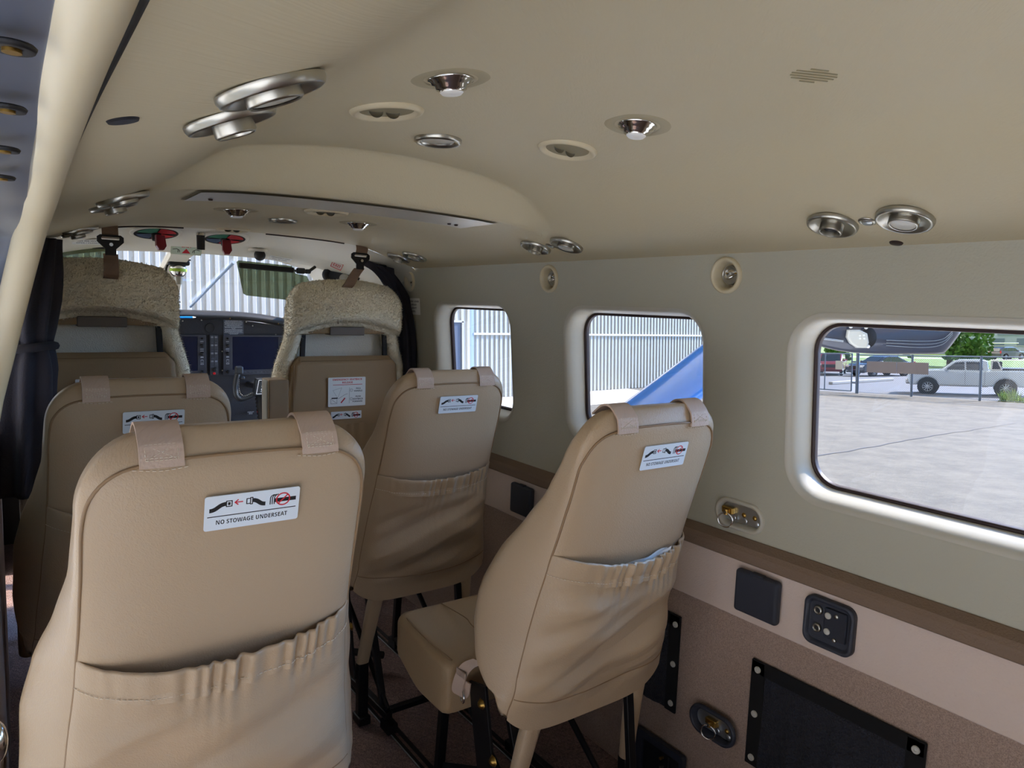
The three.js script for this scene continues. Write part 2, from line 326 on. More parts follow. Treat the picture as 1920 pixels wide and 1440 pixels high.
// ---------------------------------------------------------------- passenger seats
const TAN = Math.tan(14 * D2R);
function placardDraw(x, w, h, text) {
  x.fillStyle = '#dfe6ea'; x.fillRect(0, 0, w, h);
  const s = w / 460, T = (v) => v * s;
  x.fillStyle = x.strokeStyle = '#141414'; x.lineWidth = T(22); x.lineCap = 'butt'; x.lineJoin = 'round';
  const y0 = text ? 0 : T(-6);
  x.beginPath(); x.moveTo(T(22), y0 + T(78)); x.bezierCurveTo(T(60), y0 + T(78), T(60), y0 + T(50), T(98), y0 + T(48)); x.stroke();
  x.lineWidth = T(5); x.strokeRect(T(100), y0 + T(34), T(26), T(30)); x.fillRect(T(107), y0 + T(41), T(12), T(16));
  x.strokeStyle = '#c8202c'; x.lineWidth = T(6); x.beginPath(); x.moveTo(T(178), y0 + T(46)); x.lineTo(T(140), y0 + T(46)); x.moveTo(T(156), y0 + T(32)); x.lineTo(T(140), y0 + T(46)); x.lineTo(T(156), y0 + T(60)); x.stroke();
  x.strokeStyle = '#141414'; x.lineWidth = T(5); x.strokeRect(T(196), y0 + T(34), T(18), T(28)); x.strokeRect(T(214), y0 + T(30), T(10), T(36));
  x.lineWidth = T(22); x.beginPath(); x.moveTo(T(226), y0 + T(46)); x.bezierCurveTo(T(258), y0 + T(50), T(256), y0 + T(74), T(288), y0 + T(74)); x.stroke();
  x.fillRect(T(330), y0 + T(52), T(112), T(22));
  x.lineWidth = T(5); for (const k of [0, 10, 20]) { x.beginPath(); x.moveTo(T(312 + k), y0 + T(84)); x.lineTo(T(312 + k), y0 + T(48)); x.quadraticCurveTo(T(314 + k), y0 + T(32), T(332 + k), y0 + T(30)); x.stroke(); }
  x.strokeStyle = '#c8202c'; x.lineWidth = T(7); x.beginPath(); x.arc(T(376), y0 + T(60), T(33), 0, 7); x.stroke(); x.beginPath(); x.moveTo(T(353), y0 + T(83)); x.lineTo(T(399), y0 + T(37)); x.stroke();
  if (text) {
    x.fillStyle = '#141414'; x.fillRect(T(14), T(110), T(430), T(5));
    x.font = 'bold ' + T(33) + 'px sans-serif'; x.textAlign = 'center'; x.textBaseline = 'middle'; x.fillText('NO STOWAGE UNDERSEAT', T(228), T(146), T(350));
  }
}
M.placard = std('#ffffff', 0.55, { map: canvasTex(920, 376, (x, w, h) => placardDraw(x, w, h, true)) });
M.placardSmall = std('#ffffff', 0.55, { map: canvasTex(460, 100, (x, w, h) => placardDraw(x, w, h, false)) });
const tabT = [[0.375, 0.03], [0.42, 0.055], [0.47, 0.09], [0.53, 0.145], [0.6, 0.18], [0.68, 0.185], [0.75, 0.165], [0.82, 0.125], [0.88, 0.09], [0.94, 0.068], [1.0, 0.055], [1.03, 0.05], [1.06, 0.045]];
const tabW = [[0.375, 0.213], [0.5, 0.203], [0.62, 0.19], [0.72, 0.18], [0.8, 0.176], [0.88, 0.174], [0.95, 0.173]];
const tabFlare = [[0.375, 0.006], [0.45, 0.022], [0.55, 0.04], [0.65, 0.046], [0.72, 0.038], [0.79, 0.018], [0.86, 0.004], [0.95, 0]];
let TOP = 1.035, SH = 0.94;
const halfW = (y) => y < SH ? interp(tabW, y) : 0.088 + 0.0851 * Math.sqrt(Math.max(0, 1 - Math.pow((y - SH) / (TOP - SH), 2.3)));
const rearZ0 = (y) => { const b = (y - 0.94) * TAN; return y < 0.985 ? b : b - 0.06 * Math.pow((y - 0.985) / 0.05, 2) * 0.4; };
const thick = (y) => y < 0.98 ? interp(tabT, y) : 0.057 * Math.sqrt(Math.max(0.02, 1 - Math.pow((y - 0.98) / (TOP - 0.98), 2) * 0.86));
const PW = 4.5;
const hemRise = (x, y, front = 0) => (0.05 * Math.pow(Math.min(1, Math.abs(x) / 0.21), 5) + 0.04 * front) * (1 - smooth(y, 0.382, 0.5));
function rearZ(x, y) { // surface of the padded back seen from behind
  const w = halfW(y), t = thick(y), q = Math.min(1, Math.abs(x) / w);
  const corner = Math.pow(1 - Math.pow(q, PW), 1 / PW);
  const pad = 0.010 * (1 - q * q) * smooth(y, 0.4, 0.6) * (1 - smooth(y, 0.93, 1.03));
  return rearZ0(y) - t / 2 + (t / 2) * corner + pad;
}
function seatBackGeo(seed) {
  const rows = 64, n = 84, rings = [];
  for (let j = 0; j <= rows; j++) {
    const v = j / rows, y = 0.382 + (TOP - 0.382) * (v < 0.7 ? v / 0.7 * 0.82 : 0.82 + (v - 0.7) / 0.3 * 0.18);
    const w = halfW(y), t = thick(y), ring = [];
    for (let i = 0; i < n; i++) {
      const a = i / n * 2 * Math.PI, c = Math.cos(a), s = Math.sin(a);
      const x = w * Math.sign(c) * Math.pow(Math.abs(c), 2 / PW); let z = rearZ0(y) - t / 2 + (t / 2) * Math.sign(s) * Math.pow(Math.abs(s), 2 / PW);
      if (s > 0) { /* padded rear */ z += 0.010 * (1 - (x / w) ** 2) * smooth(y, 0.4, 0.6) * (1 - smooth(y, 0.93, 1.03)); z += 0.005 * fbm(x * 8 + seed, y * 4, seed, 2) * (1 - Math.abs(x / w) ** 6); }
      const fl = interp(tabFlare, y) * smooth((rearZ0(y) - z) / t, 0.05, 0.8);
      ring.push([x * (1 + fl / w), y + hemRise(x, y, smooth((rearZ0(y) - z) / t, 0.3, 1)), z]);
    }
    rings.push(ring);
  }
  return loft(rings, { flip: true });
}
const seamPath = () => { // piping up one side, over the top and down the other
  const L = [], k = 0.965;
  for (let y = 0.39; y < TOP - 0.1; y += 0.03) L.push([-halfW(y) * k, y + hemRise(halfW(y) * k, y), rearZ(halfW(y) * k, y) + 0.001]);
  for (const [x, y] of [[-0.1635, TOP - 0.085], [-0.155, TOP - 0.065], [-0.14, TOP - 0.049], [-0.115, TOP - 0.039], [-0.06, TOP - 0.033]]) L.push([x, y, rearZ(x, y) + 0.001]);
  const R = L.map(([x, y, z]) => [-x, y, z]).reverse(); return L.concat(R);
};
const pocketTop = (x, seed) => { const q = x / 0.19; return 0.728 + 0.032 * q * q + 0.006 * Math.sin(q * 2.4 + seed) + 0.0035 * fbm(x * 40, seed, 2, 2); };
function ruffle(x, seed) { const a = (0.2 + 0.8 * smooth(x, -0.08, 0.0)) * (1 - smooth(x, 0.14, 0.18)); return a * (0.0045 * Math.sin(x * 300 + 2.5 * Math.sin(x * 47 + seed)) + 0.0035 * Math.sin(x * 171 + seed * 2)); }
function pocketSurf(x, y, seed) {
  const w = halfW(y) * 0.965, q = clamp(x / w, -1, 1), yt = pocketTop(x, seed), down = yt - y;
  const edge = 1 - Math.pow(Math.abs(q), 5);
  let z = rearZ(x, y) + 0.0045;
  z += edge * (0.024 * Math.exp(-Math.pow(down / 0.07, 2)) * (0.6 + 0.4 * Math.cos(q * 2.2 + 0.4)));             // mouth of the pocket hangs open
  z += edge * ruffle(x, seed) * Math.exp(-Math.pow((down - 0.012) / 0.03, 2));
  z += edge * 0.0035 * ruffle(x, seed) / 0.009 * Math.exp(-down / 0.05) * (down > 0.035 ? 1 : 0);
  const body = smooth(down, 0.03, 0.1) * (1 - smooth(down, 0.26, 0.33));
  z += edge * body * (0.013 + 0.026 * nz(x * 4 + y * 6 + seed, y * 11 - x * 4, seed) + 0.013 * nz(x * 5 - y * 4 + seed, y * 24 - x * 9, seed + 3));
  return z;
}
function pocketGeo(seed) {
  return grid(150, 64, (u, v) => {
    const vv = v / 0.86;
    if (vv <= 1) { const x0 = (u - 0.5) * 2, yt = pocketTop(x0 * 0.185, seed), y = lerp(0.378, yt, vv), x = x0 * halfW(y) * 0.972; return [x, y + hemRise(x, y), pocketSurf(x, y, seed)]; }
    const k = (v - 0.86) / 0.14, x0 = (u - 0.5) * 2, yt = pocketTop(x0 * 0.185, seed), x = x0 * halfW(yt) * 0.972;   // folded over the elastic and down inside
    const a = Math.min(1, k * 2.5) * Math.PI, r = 0.0035, dn = Math.max(0, k - 0.4) * 0.07;
    return [x, yt + r * Math.sin(a) - dn, pocketSurf(x, yt, seed) - r * (1 - Math.cos(a)) - dn * 0.1];
  });
}
function stitches(pts, len, gap, r) { // short raised threads along a path
  const c = new THREE.CatmullRomCurve3(pts.map((p) => V(...p))), L = c.getLength(), n = Math.floor(L / (len + gap)), out = [];
  for (let i = 0; i < n; i++) { const a = c.getPointAt(i / n), b = c.getPointAt(Math.min(1, i / n + len / L)); out.push(rod(a.toArray(), b.toArray(), r, 5)); }
  return merge(out);
}
const legCover = (x, side) => loft([[0.42, 0.021, -0.15], [0.36, 0.021, -0.165], [0.25, 0.018, -0.185], [0.185, 0.017, -0.195]].map(([y, r, z]) => { const a = []; for (let i = 0; i < 18; i++) { const t = i / 18 * 2 * Math.PI; a.push([x - side * (0.42 - y) * 0.11 + r * Math.sign(Math.cos(t)) * Math.abs(Math.cos(t)) ** 0.7, y, z + r * 0.8 * Math.sign(Math.sin(t)) * Math.abs(Math.sin(t)) ** 0.7]); } return a; }));
function makeSeat(seed, label, group, pos, top) {
  TOP = top; SH = top - 0.095;
  const s = thing('passenger_seat', label, 'seat', pos, 0, group);
  const back = part('backrest', seatBackGeo(seed), M.leather, s);
  part('piping', tube(seamPath(), 0.0022, 160, 6), M.piping, back);
  const pk = part('seatback_pocket', pocketGeo(seed), M.leather, s);
  const line = []; for (let i = 0; i <= 200; i++) { const x = (i / 200 - 0.5) * 0.35, y = pocketTop(x, seed) - 0.034; line.push([x, y, pocketSurf(x, y, seed) + 0.0024]); }
  part('stitching', stitches(line, 0.0042, 0.0022, 0.0006), M.thread, pk);
  const hem = []; for (let i = 0; i <= 30; i++) { const x = (i / 30 - 0.5) * 0.4, y = 0.452 - 0.006 * Math.cos(x * 12); hem.push([x, y + hemRise(x, y), pocketSurf(x, y, seed) + 0.0002]); }
  part('hem_seam', tube(hem, 0.0012, 60, 5), M.piping, pk);
  for (const x of [-0.088, 0.098]) {
    const sp = [[TOP - 0.041, 0.0035], [TOP - 0.032, 0.004], [TOP - 0.022, 0.0045], [TOP - 0.013, 0.004]].map(([y, o]) => [x, y, rearZ(x, y) + o]);
    const zt = rearZ0(TOP) - 0.02; sp.push([x, TOP + 0.003, zt + 0.012], [x, TOP + 0.003, zt - 0.008], [x, TOP - 0.015, zt - 0.032]);
    const st = part('shoulder_strap', ribbon(sp, 0.047, 0.0032, [1, 0, 0], 40), M.webbing, s);
    const q = (a, b) => { const y = TOP - 0.0235 + b * 0.0085; return [x + a * 0.017, y, rearZ(x, y) + 0.0063]; };
    part('stitching', [[q(-1, -1), q(1, -1)], [q(-1, -0.7), q(1, -0.7)], [q(-1, 1), q(1, 1)], [q(-1, 0.75), q(1, 0.75)], [q(-1, -1), q(-1, 1)], [q(1, -1), q(1, 1)], [q(-1, -1), q(1, 1)], [q(-1, 1), q(1, -1)]].map(([a, b]) => stitches([a, [(a[0] + b[0]) / 2, (a[1] + b[1]) / 2, Math.max(rearZ(x, (a[1] + b[1]) / 2) + 0.0063, (a[2] + b[2]) / 2)], b], 0.003, 0.0016, 0.0005)), M.thread, st);
    part('slot_stitching', stitches([-0.03, 0, 0.03].map((dx) => [x + dx, TOP - 0.045 + Math.abs(dx) * 0.1, rearZ(x + dx, TOP - 0.045) + 0.001]), 0.004, 0.0025, 0.0006), M.thread, back);
  }
  const pl = part('placard', plate(0.114, 0.0465, 0.003, 0.001), M.placard, s);
  pl.rotation.x = 14 * D2R; pl.position.set(0.014, 0.94, rearZ(0.014, 0.94) + 0.0012);
  // cushion with a boxed side and piped edge
  const cz = -0.335, rings = [];
  for (let j = 0; j <= 20; j++) {
    const v = j / 20, z = lerp(-0.575, -0.325, v), e = Math.min(1, Math.pow(Math.sin(Math.min(v, 1 - v) * Math.PI * 0.5 * 6.5 > 1.57 ? 1.57 : Math.min(v, 1 - v) * Math.PI * 0.5 * 6.5 + 0.25), 0.6));
    const yt = lerp(0.478, 0.455, v) - 0.02 * (1 - e), yb = lerp(0.375, 0.335, smooth(v, 0, 0.55)) + 0.02 * (1 - e), w = 0.216 - 0.02 * (1 - e);
    rings.push(rrPoints(2 * w, yt - yb, [0.02, 0.02, 0.012, 0.012], 6).map(([a, b]) => [a - 0.013, (yt + yb) / 2 + b + 0.008 * Math.max(0, b) / (yt - yb) * 2 * (1 - (a / w) ** 2), z]));
  }
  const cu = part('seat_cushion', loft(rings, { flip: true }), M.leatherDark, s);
  for (const sd of [-1, 1]) part('piping', tube([[sd * 0.196 - 0.013, 0.47, -0.565], [sd * 0.207 - 0.013, 0.4735, -0.5], [sd * 0.207 - 0.013, 0.4665, -0.42], [sd * 0.2 - 0.013, 0.459, -0.335]], 0.0022, 40, 6), M.piping, cu);
  for (const sd of [-1, 1]) part('panel_seam', tube([[sd * 0.11, 0.476, -0.56], [sd * 0.11, 0.4835, -0.45], [sd * 0.11, 0.4765, -0.42], [sd * 0.11, 0.468, -0.345]], 0.0013, 30, 5), M.piping, cu);
  // frame
  const fr = [];
  for (const x of [-0.105, 0.13]) {
    fr.push(bar([x, 0.34, -0.53], [x, 0.03, -0.56], 0.022), bar([x, 0.03, -0.56], [x, 0.045, -0.12], 0.022), rod([x, 0.33, -0.5], [x, 0.06, -0.13], 0.008), x > 0 ? bar([x, 0.4, -0.16], [x, 0.05, -0.115], 0.02, 0.014) : bar([x, 0.42, -0.3], [x, 0.06, -0.16], 0.02, 0.014));
    fr.push(box(0.03, 0.026, 0.05, x, 0.018, -0.56), box(0.03, 0.026, 0.05, x, 0.018, -0.12));
  }
  fr.push(bar([-0.1, 0.345, -0.5], [0.125, 0.345, -0.5], 0.018), bar([-0.1, 0.05, -0.14], [0.125, 0.05, -0.14], 0.018), bar([-0.1, 0.41, -0.24], [0.125, 0.41, -0.24], 0.018), bar([-0.105, 0.06, -0.54], [0.02, 0.06, -0.42], 0.02));
  part('seat_frame', fr, M.blackMetal, s);
  const hp = part('hinge_plate', slab([[-0.03, 0.02], [0.03, 0.035], [0.045, -0.03], [0.095, -0.25], [0.035, -0.25], [-0.015, -0.06]], 0.005, [offset(circle(0.005, 10), 0.055, -0.14), offset(circle(0.006, 10), 0.05, -0.2)], 0.001).applyMatrix4(new THREE.Matrix4().makeBasis(V(0, 0, 1), V(0, 1, 0), V(-1, 0, 0)).setPosition(-0.172, 0.39, -0.29)), M.blackMetal, s);
  for (const [y, z] of [[0.383, -0.27], [0.285, -0.222]]) part('bolt', rot(lathe([[0, 0.009], [0.004, 0.009], [0.005, 0.007], [0.0085, 0.006], [0.009, 0.002], [0.012, 0.001], [0.012, 0]], 6), 0, 0, Math.PI / 2).translate(-0.177, y, z), M.brass, hp);
  for (const [x, sd] of [[-0.128, 1], [0.15, -1]]) {
    part('strap_cover', legCover(x, sd), M.leather, s);
    part('floor_fitting', [rbox(0.03, 0.16, 0.026, 0.004, x - sd * 0.026, 0.106, -0.196), rbox(0.036, 0.026, 0.05, 0.004, x - sd * 0.026, 0.018, -0.196)], M.blackMetal, s);
  }
  return s;
}
const SEATG = 'beige leather passenger seats';
const seatA = makeSeat(1.3, 'nearest beige leather passenger seat, its whole back facing the camera on the left', SEATG, [-0.371, 0, -0.89], 1.044);
const seatB = makeSeat(4.1, 'beige leather passenger seat on the left, between the nearest seat and the pilot seat', SEATG, [-0.371, 0, -1.6], 1.027);
const seatC = makeSeat(7.7, 'beige leather passenger seat on the right, beside the foremost cabin window', SEATG, [0.345, 0, -1.585], 1.028);
const seatD = makeSeat(2.6, 'beige leather passenger seat on the right with a folded paper in its seatback pocket', SEATG, [0.351, 0, -0.875], 1.031);
for (const s of [seatA, seatB, seatC, seatD]) delete s.userData.group;
{ // paper in the pocket of the rear right seat
  const g = grid(14, 8, (u, v) => { const x = lerp(-0.02, 0.09, u), y = lerp(0.705, 0.731 + 0.010 * u, v); return [x, y + 0.002 * Math.sin(u * 9), rearZ(x, y) + 0.009 + 0.004 * Math.sin(u * 6) * v]; });
  const g2 = grid(14, 8, (u, v) => { const x = lerp(0.0, 0.095, u), y = lerp(0.705, 0.728 + 0.018 * u * u, v); return [x, y, rearZ(x, y) + 0.012 + 0.002 * Math.sin(u * 7) * v]; });
  const p = thing('folded_paper', 'folded white paper sticking out of the rear right seatback pocket', 'paper', [0.351, 0, -0.875]);
  part('leaf', g, M.white, p); part('leaf', g2, M.white, p);
  const b = thing('seat_belt', 'pale webbing lap belt end hooked beside the cushion of the rear right seat', 'seat belt', [0.351 - 0.195, 0.41, -1.155]);
  part('webbing', ribbon([[0.0, 0.075, 0.02], [-0.012, 0.06, 0.0], [-0.018, 0.035, -0.015], [-0.018, -0.005, -0.03], [-0.012, -0.018, -0.028], [-0.008, -0.008, -0.02], [-0.01, 0.02, -0.012]], 0.03, 0.003, [0.25, 0, 1], 40), M.webbing, b);
  part('belt_loop', rot(new THREE.TorusGeometry(0.014, 0.0022, 8, 20), 0, 1.3, 0).translate(-0.012, -0.014, -0.02), M.chrome, b);
  part('buckle_tab', rbox(0.004, 0.014, 0.034, 0.0015, -0.021, 0.04, -0.012), M.webbing, b);
}
// ---------------------------------------------------------------- ceiling and wall fittings
const face = (pts, n = 36) => lathe(pts, n).rotateX(Math.PI / 2);
const bezel = () => face([[0.0455, 0], [0.0455, 0.003], [0.0435, 0.0075], [0.0415, 0.0085], [0.0385, 0.0078], [0.034, 0.005], [0.029, 0.0025], [0.02, 0.0014]]);
function airVent(place, label, scale = 0.92) {
  const g = thing('air_vent', label, 'air vent'); place(g); g.scale.setScalar(scale);
  part('bezel', bezel(), M.satin, g);
  part('nozzle', face([[0.0205, 0.001], [0.0205, 0.0165], [0.0185, 0.0185], [0.0165, 0.0175], [0.0155, 0.008]]), M.satin, g);
  part('core', face([[0.0157, 0.009], [0.004, 0.0085], [0, 0.0085]]), M.panelDark, g);
  return g;
}
function readingLight(place, label, scale = 0.95) {
  const g = thing('reading_light', label, 'reading light'); place(g); g.scale.setScalar(scale);
  part('bezel', bezel(), M.satin, g);
  part('housing', face([[0.0235, 0.001], [0.0235, 0.012], [0.0215, 0.0138], [0.0195, 0.0128]]), M.satin, g);
  part('lens', face([[0.0198, 0.0118], [0.012, 0.0128], [0, 0.0132]]), M.lens, g);
  return g;
}
function callButton(place, label) {
  const g = thing('reading_light_button', label, 'button'); place(g);
  part('rim', face([[0.0135, 0], [0.0135, 0.0015], [0.011, 0.003], [0.0085, 0.0025], [0.008, 0.001]]), M.satin, g);
  part('cap', face([[0.0082, 0.001], [0.0078, 0.0035], [0, 0.004]]), M.alu, g);
  return g;
}
const rows = [['rear', -0.69, -0.57, -0.63], ['middle', -1.523, -1.396, -1.46], ['front', -2.33, -2.209, -2.27]];
const near = ['nearest the camera', 'in the middle of the cabin', 'farthest forward by the cockpit'];
rows.forEach(([, a, b, c], i) => {
  airVent((g) => onCeil(g, 0.555, a), 'silver air vent on the right ceiling edge, ' + near[i]);
  readingLight((g) => onCeil(g, 0.555, b), 'silver reading light with pale lens, right ceiling edge, ' + near[i]);
  callButton((g) => onCeil(g, 0.555, c), 'small silver button on the right ceiling edge, ' + near[i]);
  airVent((g) => onCeil(g, -0.428, a), 'silver air vent on the left ceiling edge, ' + near[i]);
  readingLight((g) => onCeil(g, -0.428, b), 'silver reading light, left ceiling edge, ' + near[i]);
  if (i < 1) callButton((g) => onCeil(g, -0.428, c), 'small round silver button between two fittings on the left ceiling edge');
});
function downlight(X, z, label, s = 1) {
  const g = thing('ceiling_light', label, 'ceiling light'); onCeil(g, X, z); g.scale.setScalar(s);
  part('dish', face([[0.054, 0], [0.052, 0.0012], [0.046, 0.0016], [0.036, 0.0012]]), M.dish, g);
  part('reflector', face([[0.031, 0.001], [0.0305, 0.003], [0.027, 0.0045], [0.0255, 0.008], [0.0215, 0.009], [0.0205, 0.013], [0.0165, 0.014], [0.0155, 0.017]]), M.chrome, g);
  part('lamp_lens', face([[0.0158, 0.0165], [0.013, 0.0195], [0.005, 0.02], [0.004, 0.018], [0, 0.018]]), M.white, g);
}
function recessed(X, z, label, s = 1) {
  const g = thing('ceiling_outlet', label, 'outlet'); onCeil(g, X, z); g.scale.setScalar(s);
  part('ring', face([[0.0575, 0], [0.0575, 0.002], [0.055, 0.006], [0.051, 0.0075], [0.0475, 0.006], [0.044, 0.0025], [0.042, 0.0012]]), M.cream, g);
  part('dish', face([[0.0425, 0.0012], [0.03, 0.0007], [0, 0.0006]]), M.creamDark, g);
  for (const sd of [-1, 1]) part('vane', new THREE.SphereGeometry(0.012, 16, 8, 0, Math.PI, 0, Math.PI).scale(1, 0.8, 0.55).rotateX(-Math.PI / 2).translate(sd * 0.014, 0.008, 0.0008), M.satin, g);
}
function courtesy(X, z, label, s = 1) {
  const g = thing('courtesy_light', label, 'ceiling light'); onCeil(g, X, z); g.scale.setScalar(s);
  part('rim', face([[0.044, 0], [0.0435, 0.006], [0.04, 0.0085], [0.033, 0.007], [0.031, 0.003]]), M.satin, g);
  part('lens', face([[0.0315, 0.003], [0.02, 0.0035], [0, 0.0038]]), M.lens, g);
}
downlight(-0.113, -0.84, 'stepped chrome ceiling light with a bright white tip, on the left of the raised ceiling');
downlight(0.23, -0.84, 'stepped chrome ceiling light on the right of the raised ceiling, below the speaker slots');
recessed(-0.109, -1.04, 'cream ringed ceiling outlet on the left of the raised ceiling');
recessed(0.253, -1.04, 'cream ringed ceiling outlet on the right of the raised ceiling', 0.95);
courtesy(0.062, -1.183, 'silver rimmed round light in the middle of the raised ceiling');
downlight(-0.138, -1.8, 'chrome ceiling light on the left of the lower front ceiling', 0.95);
downlight(0.188, -1.835, 'chrome ceiling light on the right of the lower front ceiling', 0.95);
recessed(0.034, -1.665, 'cream ringed ceiling outlet on the lower front ceiling, nearest the long silver panel', 0.9);
courtesy(0.017, -1.94, 'silver rimmed round light on the lower front ceiling', 0.85);
recessed(-0.008, -2.35, 'cream ringed ceiling outlet at the very front edge of the ceiling', 0.9);
{ // slots of the speaker
  const g = thing('speaker_grille', 'small diamond of thin dark speaker slots in the raised ceiling', 'speaker'); onCeil(g, 0.218, -0.53, 0.0008);
  [0.022, 0.05, 0.056, 0.054, 0.046, 0.019].forEach((l, i) => { const s = part('slot', rbox(l, 0.0022, 0.0012, 0.0005), M.creamDark, g); s.rotation.z = 0.62; const o = (i - 2.5) * 0.0075; s.position.set(-Math.sin(0.62) * o, Math.cos(0.62) * o, 0); });
}
{ // plugs on the ceiling edge
  const p = thing('ceiling_plug', 'small dark oval plug in the left ceiling edge near the door seam', 'plug'); onCeil(p, -0.52, -0.638); part('cap', face([[0.012, 0], [0.011, 0.002], [0, 0.0025]]), M.navyPlastic, p);
  const q = thing('ceiling_plug', 'tiny dark plug at the right ceiling edge below the nearest reading light', 'plug'); onCeil(q, 0.647, -0.626); part('cap', face([[0.011, 0], [0.01, 0.002], [0, 0.0025]]), M.gasket, q);
}
{ // long silver panel across the step of the ceiling
  const g = thing('overhead_panel', 'long thin brushed silver panel across the ceiling below the step', 'panel', [0, 0, 0]);
  const f = (dz0, dz1, x0, x1, d) => grid(50, 3, (u, v) => { const X = lerp(x0, x1, u), z = lerp(dz0, dz1, v); return [X, ceilY(X, z) - d, z]; });
  part('frame', f(-1.447, -1.612, -0.297, 0.377, 0.002), M.creamDark, g);
  part('face_plate', f(-1.45, -1.607, -0.291, 0.371, 0.0045), std('#cdc7bb', 0.38, { metalness: 0.35 }), g);
  for (const X of [-0.25, 0.31, 0.33]) part('switch', lathe([[0, -0.003], [0.004, -0.003], [0.005, 0]], 12).translate(X, ceilY(X, -1.56) - 0.005, -1.56), M.gasket, g);
}
{ // dark gap at the front edge of the ceiling
  const g = structure('trim_3'); const f = (a, b) => tube(Array.from({ length: 8 }, (_, i) => { const X = lerp(a, b, i / 7); return [X, ceilY(X, -2.4) - 0.001, -2.404]; }), 0.0035, 30, 6);
  part('edge_gap', f(-0.34, -0.14), M.gasket, g); part('edge_gap', f(0.11, 0.38), M.gasket, g);
}
// coat hooks in round cream recesses under the ceiling joint
HOOKS.forEach(([d, y], i) => {
  const g = thing('coat_hook', ['round cream coat hook recess on the right wall, nearest the camera', 'round cream coat hook recess on the right wall between the first and second windows', 'round cream coat hook recess on the right wall, farthest forward by the curtain'][i], 'coat hook'); onWall(g, d, y);
  part('ring', face([[0.0395, 0], [0.0395, 0.004], [0.037, 0.0075], [0.034, 0.008], [0.0305, 0.0055], [0.0275, -0.002], [0.0265, -0.02], [0.024, -0.024], [0, -0.025]]), M.cream, g);
  part('cup', face([[0.0215, -0.024], [0.021, -0.012], [0.0195, -0.009], [0.018, -0.012], [0.014, -0.019], [0, -0.021]]), M.satin, g);
  part('hook', tube([[-0.011, 0.002, -0.018], [-0.009, -0.002, -0.008], [0, -0.006, -0.004], [0.009, -0.002, -0.008], [0.011, 0.002, -0.018]], 0.0032, 24, 8), M.chrome, g);
  for (const sd of [-1, 1]) part('screw', new THREE.SphereGeometry(0.0028, 10, 8).translate(sd * 0.011, 0.003, -0.015), M.brass, g);
  part('spring_dome', new THREE.SphereGeometry(0.012, 18, 10, 0, Math.PI * 2, 0, Math.PI / 2).scale(1, 0.8, 0.6).translate(0, 0.005, -0.018), M.chrome, g);
});
// tie-down rings
function anchor(place, label, shellMat, ringSide) {
  const g = thing('tie_down_ring', label, 'tie-down'); place(g);
  const rg = (w, h, z) => rrPoints(w, h, h / 2 - 0.0001, 10).map((p) => [p[0], p[1], z]);
  part('surround', loft([rg(0.128, 0.07, 0), rg(0.126, 0.068, 0.005), rg(0.118, 0.06, 0.0065), rg(0.109, 0.051, 0.004), rg(0.105, 0.047, -0.006), rg(0.102, 0.044, -0.014)], { caps: false }), shellMat, g);
  const tr = part('track_plate', slab(rrPoints(0.1, 0.042, 0.0205, 8), 0.004, [], 0.001).translate(0, 0, -0.0125), M.alu, g);
  for (const x of [-0.022, 0.006, 0.034]) part('screw', lathe([[0, 0.0045], [0.003, 0.0045], [0.0055, 0.002], [0.0062, 0]], 14).rotateX(Math.PI / 2).translate(x, 0, -0.009), x * ringSide < 0 ? M.satin : M.brass, tr);
  part('bump_rail', [[-0.03, 0], [0, 0], [0.03, 0]].map(([x]) => new THREE.SphereGeometry(0.008, 12, 8).scale(1, 1, 0.35).translate(x + 0.008, -0.013, -0.009)), M.alu, tr);
  const x = -0.032 * ringSide;
  part('stud_fitting', [rbox(0.03, 0.016, 0.012, 0.003, x, 0.004, -0.003), cyl(0.007, 0.007, 0.012, x, 0.002, 0.004, 14).rotateX(0)], M.brass, g);
  part('ring_pull', new THREE.TorusGeometry(0.0165, 0.0019, 10, 32).rotateY(0.35).translate(x, -0.017, 0.008), M.chrome, g);
  part('ring_post', rod([x, 0.002, -0.002], [x, 0.001, 0.011], 0.0045), M.satin, g);
  return g;
}
anchor((g) => onWall(g, 0.945, 0.757, 0), 'cream tie-down recess with a steel ring on the wall above the brown strip', M.reveal, 1);
anchor((g) => onLower(g, 0.957, 0.267, 0.682), 'dark tie-down recess with a steel ring low on the tan wall beside the mesh pocket', M.navyPlastic, 0.15);
